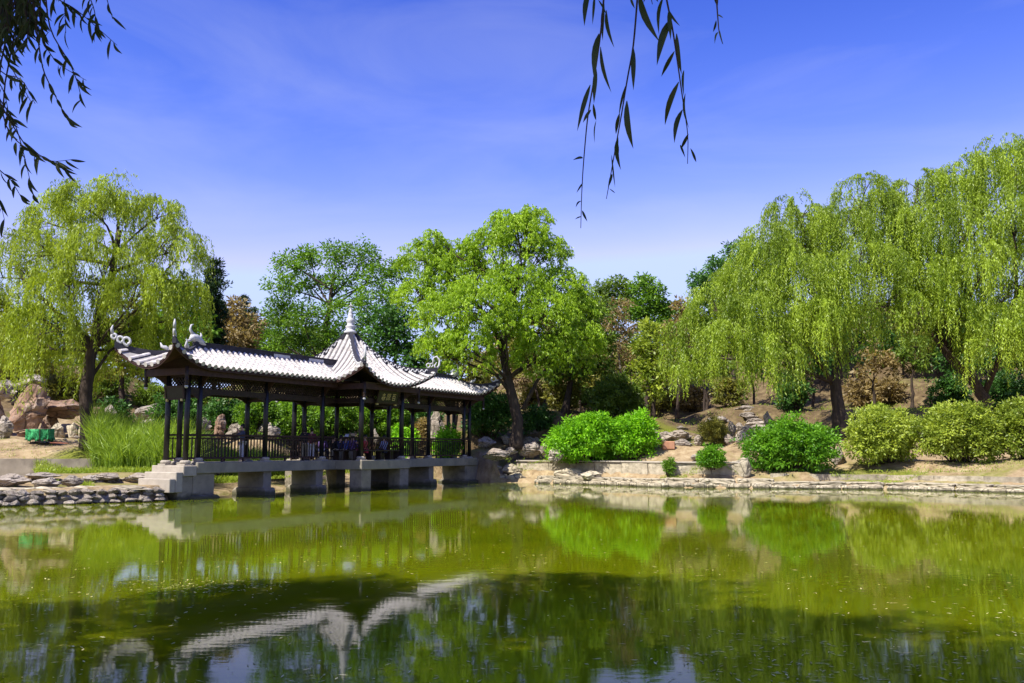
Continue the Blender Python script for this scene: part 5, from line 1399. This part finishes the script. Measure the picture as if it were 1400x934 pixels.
nlimb([fk, (-3.6, -.6, 4.6), (-1.6, 1.2, 5.0), (0.1, 2.2, 4.35), (0.75, 2.25, 4.0)], .14)
nlimb([fk, (-4.9, .6, 5.0), (-4.4, 3.4, 6.4), (-3.6, 6.0, 6.9), (-3.2, 6.3, 6.7)], .16)
nlimb([tk[4], (-4.6, -.8, 7), (-3, 0, 9.5), (-1.5, .5, 11)], .2); nlimb([tk[4], (-6.5, -1, 7), (-9, 0, 9.5), (-11.5, 1, 11)], .2); nlimb([tk[4], (-5.2, .5, 7.5), (-6, 3, 10), (-6.5, 5, 11.5)], .2)
# crown high above the picture, which throws the shade on the near water
lv = Leaves()
for c, r in (((-2.2, .0, 11.5), 2.6), ((-5.5, 1, 13), 2.8), ((-8.5, 2, 12.5), 2.7), ((-11.5, 2, 12), 2.6), ((-6, 4.5, 12.8), 2.5), ((-3, 4, 12.6), 2.3), ((-9.2, 5, 13), 2.3), ((-1, -2, 11), 2.4), ((-13.5, 4.5, 12.6), 2.3), ((.2, 2.6, 12.2), 2.0), ((-12, -1, 12), 2.4), ((-6.5, 6.8, 13.8), 2.0), ((-10.5, 6.4, 14), 2.0), ((-5.2, -3.2, 11.5), 2.6), ((-8.6, -3.0, 12), 2.5)):
    clumpy(lv, (c[0], c[1] - .8, c[2]), (r, r, r * .6), 125, 20, .42, .15, .8, .6, .5)
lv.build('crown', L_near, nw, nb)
def near_twig(path, d, leaves, r=.0022, auto=0, alen=(14, 26), awd=4.2, up_to=None, dd=0.0):
    pts = [at(x, y, d + dd * i / max(1, len(path) - 1)) for i, (x, y) in enumerate(path)]
    if up_to is not None: pts = [Vector(up_to)] + pts
    # smooth
    sm = []
    for i in range(len(pts) - 1):
        for k in range(4): sm.append(pts[i].lerp(pts[i + 1], k / 4))
    sm.append(pts[-1]); q = sm[:]
    for _ in range(2): q = [q[0]] + [(q[i - 1] + q[i] * 2 + q[i + 1]) / 4 for i in range(1, len(q) - 1)] + [q[-1]]
    mb = MB(); n = len(q); mb.tube([p - nb for p in q], [r * (1.5 - 1.1 * i / (n - 1)) for i in range(n)], 5)
    tw = mb.build('hanging_twig', M_ntw, nw, True)
    k = d / F_PX; mb = MB()
    for (x0, y0, x1, y1, wp) in leaves:
        a = at(x0, y0, d); b = at(x1, y1, d + random.uniform(-.02, .02) * d)
        blade_leaf(mb, a - nb, b - nb, wp * k, Vector((random.uniform(-.5, .5), -1, random.uniform(-.2, .2))))
    if auto:
        L = len(path) - 1
        for i in range(auto):
            t = .12 + .88 * (i + random.uniform(0, 1)) / auto
            f = min(t * L, L - 1e-3); j = int(f); x = path[j][0] + (path[j + 1][0] - path[j][0]) * (f - j); y = path[j][1] + (path[j + 1][1] - path[j][1]) * (f - j)
            ang = random.choice((-1, 1)) * random.uniform(.15, .75); ll = random.uniform(*alen)
            tx, ty = path[j + 1][0] - path[j][0], path[j + 1][1] - path[j][1]; tl = math.hypot(tx, ty) or 1
            vx, vy = tx / tl * .55, ty / tl * .55 + .65; vl = math.hypot(vx, vy); vx, vy = vx / vl, vy / vl
            wx, wy = vx * math.cos(ang) - vy * math.sin(ang), vx * math.sin(ang) + vy * math.cos(ang)
            a = at(x, y, d); b = at(x + wx * ll, y + wy * ll, d + random.uniform(-.06, .06))
            blade_leaf(mb, a - nb, b - nb, awd * k * random.uniform(.8, 1.2), Vector((random.uniform(-1, 1), -1, random.uniform(-.4, .4))))
    if mb.v:
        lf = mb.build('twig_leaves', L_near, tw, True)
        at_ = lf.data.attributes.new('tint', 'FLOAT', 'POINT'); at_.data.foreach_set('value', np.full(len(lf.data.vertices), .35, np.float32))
LA = (-.2, 2.2, 4.4)
near_twig([(828, -60), (826, -10), (822, 40), (812, 110), (803, 160), (797, 230), (795, 270), (794, 312)], 2.2,
          [(806, -12, 799, 36, 9), (813, -6, 810, 34, 5), (826, 5, 824, 56, 6), (829, 14, 840, 66, 6), (819, 46, 813, 112, 10), (821, 64, 836, 127, 6), (815, 94, 812, 142, 8), (807, 116, 789, 180, 8), (811, 142, 815, 165, 5), (815, 165, 813, 196, 2), (808, 150, 797, 168, 5),
           (797, 216, 783, 219, 4), (797, 250, 788, 264, 3), (796, 275, 787, 284, 3), (796, 288, 803, 303, 4), (795, 296, 786, 300, 2), (818, 0, 830, 22, 4)], up_to=(.20, 2.25, 4.2))
near_twig([(874, -60), (872, -10), (866, 65), (858, 105), (850, 155), (840, 210), (833, 250), (829, 272)], 2.2,
          [(866, 66, 866, 124, 9), (858, 112, 846, 160, 4), (857, 138, 866, 204, 10), (847, 155, 842, 184, 6), (845, 188, 849, 233, 7), (844, 195, 845, 215, 5), (837, 238, 831, 258, 5), (836, 212, 841, 257, 3), (833, 258, 841, 264, 2), (862, -4, 868, 12, 4)], up_to=(.30, 2.25, 4.15))
near_twig([(912, -60), (909, -10), (919, 35), (927, 90), (934, 140), (941, 185), (940, 224)], 2.2,
          [(874, -8, 902, 58, 11), (907, -4, 901, 48, 6), (918, 26, 898, 90, 12), (915, 14, 917, 55, 8), (913, 12, 930, 36, 4), (925, 46, 932, 102, 8), (922, 70, 904, 105, 7), (928, 112, 909, 172, 9), (935, 96, 935, 132, 4), (937, 128, 942, 176, 4), (933, 150, 922, 196, 8), (941, 183, 931, 204, 6), (930, 198, 937, 216, 4), (944, 203, 952, 222, 5)], up_to=(.37, 2.25, 4.1))
near_twig([(977, -60), (979, -10), (981, 20), (983, 45), (988, 60)], 2.2, [(976, -12, 981, 10, 8), (979, 28, 975, 44, 5), (981, 20, 989, 25, 3), (982, 44, 977, 60, 3), (984, 42, 989, 62, 2)], up_to=(.50, 2.25, 4.08))
near_twig([(895, -60), (888, -12), (892, 6)], 2.2, [(888, -14, 880, 4, 5), (890, -10, 900, 3, 6)], up_to=(.33, 2.25, 4.15))
LB = (-3.5, 6.0, 6.75)
for path, au in [([(62, -60), (70, -5), (100, 10), (122, 28), (160, 62)], 16), ([(45, -60), (52, 10), (60, 60), (78, 88), (118, 110)], 15), ([(60, -40), (66, 40), (95, 85), (106, 112), (112, 138)], 10), ([(38, -60), (50, 40), (58, 95), (70, 120), (85, 150), (97, 172)], 14),
                 ([(-25, -40), (-5, 60), (20, 100), (44, 142)], 14), ([(-30, 60), (-5, 130), (20, 165), (34, 215), (46, 270)], 15), ([(-10, 120), (10, 160), (38, 205), (70, 222), (100, 218)], 14), ([(-5, 150), (22, 195), (58, 214), (92, 232)], 12), ([(-25, 180), (-5, 230), (15, 245), (32, 275)], 10),
                 ([(-30, 40), (0, 102), (30, 106), (48, 142)], 10), ([(110, -60), (120, -10), (130, 15), (132, 48)], 12), ([(84, -60), (88, 0), (90, 45)], 12), ([(130, -60), (145, -5), (154, 26)], 4), ([(-20, 90), (5, 120), (14, 165)], 9), ([(-30, 200), (-6, 250), (6, 300)], 8)]:
    near_twig(path, random.uniform(5.7, 6.4), [], .0045, au, (15, 30), 5.0, up_to=(path[0][0] / 1250 * 6 - 3.45 + .3, 6.05, 6.7))
for i in range(34):
    x0 = random.uniform(-30, 70); y1 = random.uniform(20, 95) * (1 - max(0, x0) / 140)
    near_twig([(x0 - 6, -60), (x0, -10), (x0 + random.uniform(-6, 10), y1 * .5), (x0 + random.uniform(-8, 18), y1)], random.uniform(5.6, 6.6), [], .0045, 12, (14, 28), 5.0)

# ------------------------------------------------------------------ people
SKIN = surf('skin', [(0.3, (0.42, 0.24, 0.15)), (0.7, (0.50, 0.30, 0.20))], 12, .6, 0)
HAIR = surf('hair', [(0.3, (0.008, 0.007, 0.006)), (0.7, (0.02, 0.016, 0.014))], 20, .5, .2)
def cloth(name, c): return surf(name, [(0.3, tuple(v * .8 for v in c)), (0.7, c)], 10, .85, .2)
def skin_mesh(name, verts, edges, radii, mat, root=0, sub=1):
    me = bpy.data.meshes.new(name); me.from_pydata(verts, edges, [])
    o = bpy.data.objects.new(name, me); col.objects.link(o)
    m = o.modifiers.new('s', 'SKIN'); m.use_smooth_shade = True
    for i, r in enumerate(radii):
        sv_ = me.skin_vertices[0].data[i]; sv_.radius = (r, r) if not isinstance(r, tuple) else r; sv_.use_root = (i == root)
    s = o.modifiers.new('d', 'SUBSURF'); s.levels = sub; s.render_levels = sub
    dg = bpy.context.evaluated_depsgraph_get(); dg.update()
    out = bpy.data.meshes.new_from_object(o.evaluated_get(dg)); out.name = name
    bpy.data.objects.remove(o); bpy.data.meshes.remove(me)
    out.materials.clear(); out.materials.append(mat); out.shade_smooth()
    return out
def figure(label, loc, rz, pose, shirt, trousers, hair='short', hat=None, height=1.62, arms='down', skirt=False):
    """a person facing local +Y; one continuous body, clothes and hair as children"""
    k = height / 1.65
    t = empty('person', loc, rz); tag(t, label, 'person'); t.scale = (k, k, k)
    sit = pose == 'sit'
    pz = .50 if sit else .90
    up = lambda x, y, z: (x, y, pz + z)
    V = [up(0, 0, 0), up(0, .01, .16), up(0, .0, .36), up(0, -.005, .49), up(0, .01, .56), up(0, .02, .65), up(0, .015, .735)]
    Rr = [(.15, .11), (.135, .095), (.165, .10), (.07, .065), (.060, .06), (.078, .092), (.062, .075)]
    E_ = [(0, 1), (1, 2), (2, 3), (3, 4), (4, 5), (5, 6)]
    def add(p, r, par): V.append(p); Rr.append(r); E_.append((par, len(V) - 1)); return len(V) - 1
    nose = add(up(0, .125, .645), .014, 5)
    for s in (-1, 1): add(up(s * .085, .01, .645), .016, 5)
    arm_ids = []; leg_ids = []
    for s in (-1, 1):
        sh = add(up(s * .19, 0, .43), .056, 2)
        if arms == 'face': el, wr = up(s * .22, .16, .28), up(s * .07, .22, .50)
        elif arms == 'rail' : el, wr = up(s * .36, .06, .30), up(s * .56, .14, .36)
        elif sit: el, wr = up(s * .24, .05, .18), up(s * .14, .27, .10)
        else: el, wr = up(s * .245, -.02, .17), up(s * .25, .08, -.06)
        e = add(el, .043, sh); w_ = add(wr, .030, e)
        dv = (Vector(wr) - Vector(el)).normalized()
        pm = add(tuple(Vector(wr) + dv * .07), (.034, .022), w_)
        sd_ = dv.cross(Vector((0, 1, .3))).normalized()
        for q, (off, ln) in enumerate(((-.026, .060), (-.009, .074), (.009, .070), (.026, .055))):
            b0 = Vector(wr) + dv * .105 + sd_ * off
            f1 = add(tuple(b0), .010, pm); add(tuple(b0 + dv * ln * .8 + Vector((0, .02, -.012))), .0085, f1)
        th = add(tuple(Vector(wr) + dv * .05 + sd_ * .042), .0115, w_); add(tuple(Vector(wr) + dv * .085 + sd_ * .065), .009, th)
        arm_ids.append((sh, e, w_))
        if sit: hp, kn, an, to = (s * .09, .02, pz - .02), (s * .11, .42, pz - .01), (s * .11, .40, .09), (s * .12, .53, .03)
        else: hp, kn, an, to = (s * .09, 0, pz - .06), (s * .10, .02, .49), (s * .105, -.01, .09), (s * .12, .13, .03)
        h = add(hp, .092, 0); kk = add(kn, .062, h); a = add(an, .042, kk); add(to, (.04, .028), a)
        leg_ids.append((h, kk, a))
    inst('body', skin_mesh('body', V, E_, Rr, SKIN), t)
    # shirt over trunk and upper arms
    sv_, se, sr = [up(0, 0, -.06), up(0, .01, .16), up(0, 0, .36), up(0, -.003, .47)], [(0, 1), (1, 2), (2, 3)], [(.175, .135), (.155, .118), (.182, .122), (.085, .08)]
    for sh, e, w_ in arm_ids:
        i = len(sv_); P_s, P_e, P_w = V[sh], V[e], V[w_]
        sv_ += [P_s, P_e, tuple(Vector(P_e).lerp(Vector(P_w), .55))]; sr += [.074, .060, .050]; se += [(2, i), (i, i + 1), (i + 1, i + 2)]
    inst('shirt', skin_mesh('shirt', sv_, se, sr, shirt, 1), t)
    tv, te, tr = [up(0, 0, .03)], [], [(.168, .128)]
    for h, kk, a in leg_ids:
        i = len(tv); tv += [V[h], V[kk], tuple(Vector(V[kk]).lerp(Vector(V[a]), .92))]; tr += [.108, .088 if not skirt else .12, .070 if not skirt else .15]; te += [(0, i), (i, i + 1), (i + 1, i + 2)]
    inst('trousers', skin_mesh('trousers', tv, te, tr, trousers, 0), t)
    for s in (-1, 1):
        mb = MB(); mb.lathe([(.002, -.008), (.009, -.004), (.009, .004), (.002, .008)], 6, up(s * .034, .108, .665)); mb.build('eye', HAIR, t)
    mb = MB(); mb.bar(up(-.026, .113, .602), up(.026, .113, .602), .008, .010); mb.build('mouth', M_rust, t)
    bm = bmesh.new(); bmesh.ops.create_icosphere(bm, subdivisions=3, radius=1)
    for v in bm.verts:
        p = v.co; f = 1.0
        if p.y > .25 and p.z < .38: f = .80
        z = p.z * .118
        if p.z < -.1 and hair == 'long' and p.y < .2: z = p.z * .27
        v.co = Vector((p.x * .098 * f, p.y * .115 * f - .008, z)) * (1 + .05 * mnoise.noise(p * 6))
    me = bpy.data.meshes.new('hair'); bm.to_mesh(me); bm.free(); me.materials.append(HAIR); me.shade_smooth()
    inst('hair', me, t, up(0, .005, .69))
    if hat is not None:
        mb = MB(); mb.lathe([(.20, 0), (.205, .012), (.12, .03), (.118, .08), (.10, .13), (.04, .155), (.005, .158)], 16); mb.build('hat', hat, t, True, up(0, .01, .70))
    return t
def hall_x(px, y, z=2.2):
    lo, hi = -13, 13
    for _ in range(40):
        m = (lo + hi) / 2
        if proj(hall(m, y, z))[0] < px: lo = m
        else: hi = m
    return (lo + hi) / 2
C_white = cloth('white_cloth', (.62, .60, .66)); C_blueg = cloth('blue_grey_cloth', (.07, .08, .12)); C_red = cloth('red_cloth', (.45, .06, .07)); C_pink = cloth('magenta_cloth', (.50, .05, .16))
C_purple = cloth('purple_cloth', (.12, .07, .22)); C_navy = cloth('navy_cloth', (.025, .03, .09)); C_black = cloth('black_cloth', (.015, .013, .016)); C_blue = cloth('blue_cloth', (.07, .10, .36)); C_khaki = cloth('khaki_cloth', (.36, .31, .22)); C_maroon = cloth('maroon_cloth', (.10, .02, .03)); C_straw = cloth('straw', (.40, .30, .18)); C_hatw = cloth('hat_cloth', (.52, .53, .60)); C_stripe = cloth('striped_blue_cloth', (.22, .26, .50))
for px, y, rz, pose, sh, tr, hr, hat, ht, arms, lab in [
        (331, .12, R(60), 'stand', C_blueg, C_white, 'short', None, 1.62, 'face', 'person standing in the gallery in blue-grey top and white trousers, hands raised to face'),
        (417, .20, R(-60), 'stand', C_black, C_khaki, 'long', None, 1.60, 'down', 'long-haired person in black top standing in the gallery'),
        (426, -.10, R(-70), 'stand', C_maroon, C_white, 'short', None, 1.55, 'down', 'person in maroon top and white trousers standing in the gallery'),
        (441, 1.10, R(-80), 'sit', C_purple, C_navy, 'short', None, 1.62, 'down', 'person in purple top sitting on the pavilion side bench'),
        (456, .55, R(-90), 'sit', C_black, C_khaki, 'short', None, 1.6, 'down', 'person in black top and khaki trousers sitting in the pavilion'),
        (466, -.15, R(-90), 'sit', C_navy, C_khaki, 'short', None, 1.6, 'down', 'person in navy top and khaki trousers sitting in the pavilion'),
        (474, -.75, R(-100), 'sit', C_blue, C_khaki, 'short', C_hatw, 1.6, 'down', 'person in blue top and pale sun hat sitting in the pavilion'),
        (482, -1.1, R(-80), 'sit', C_purple, C_black, 'short', C_straw, 1.64, 'down', 'person in straw hat sitting in the pavilion'),
        (499, -1.92, R(15), 'sit', C_red, C_pink, 'short', None, 1.62, 'rail', 'person in red top sitting on the front bench with arms along its rail'),
        (525, -1.92, R(-10), 'sit', C_stripe, C_navy, 'short', None, 1.6, 'down', 'person in pale blue top sitting on the front bench')]:
    x = hall_x(px, y)
    figure(lab, hall(x, y, FL + .006), HALL_RZ + rz, pose, sh, tr, hr, hat, ht, arms)
# stools under those who sit away from the benches
mb = MB(); mb.lathe([(.15, 0), (.20, .06), (.21, .22), (.20, .36), (.17, .44)], 14); STOOL = mb.mesh('drum_stool', M_cwall, True)
for px, y, lab in ((441, 1.10, 'stone drum stool under the person in purple'), (456, .55, 'stone drum stool under the person in black and khaki'), (466, -.15, 'stone drum stool under the person in navy'), (474, -.75, 'stone drum stool under the person in the pale sun hat'), (482, -1.1, 'stone drum stool under the person in the straw hat')):
    tag(inst('drum_stool', STOOL, None, hall(hall_x(px, y), y, FL + .006)), lab, 'stool', 'stone stools in the pavilion')
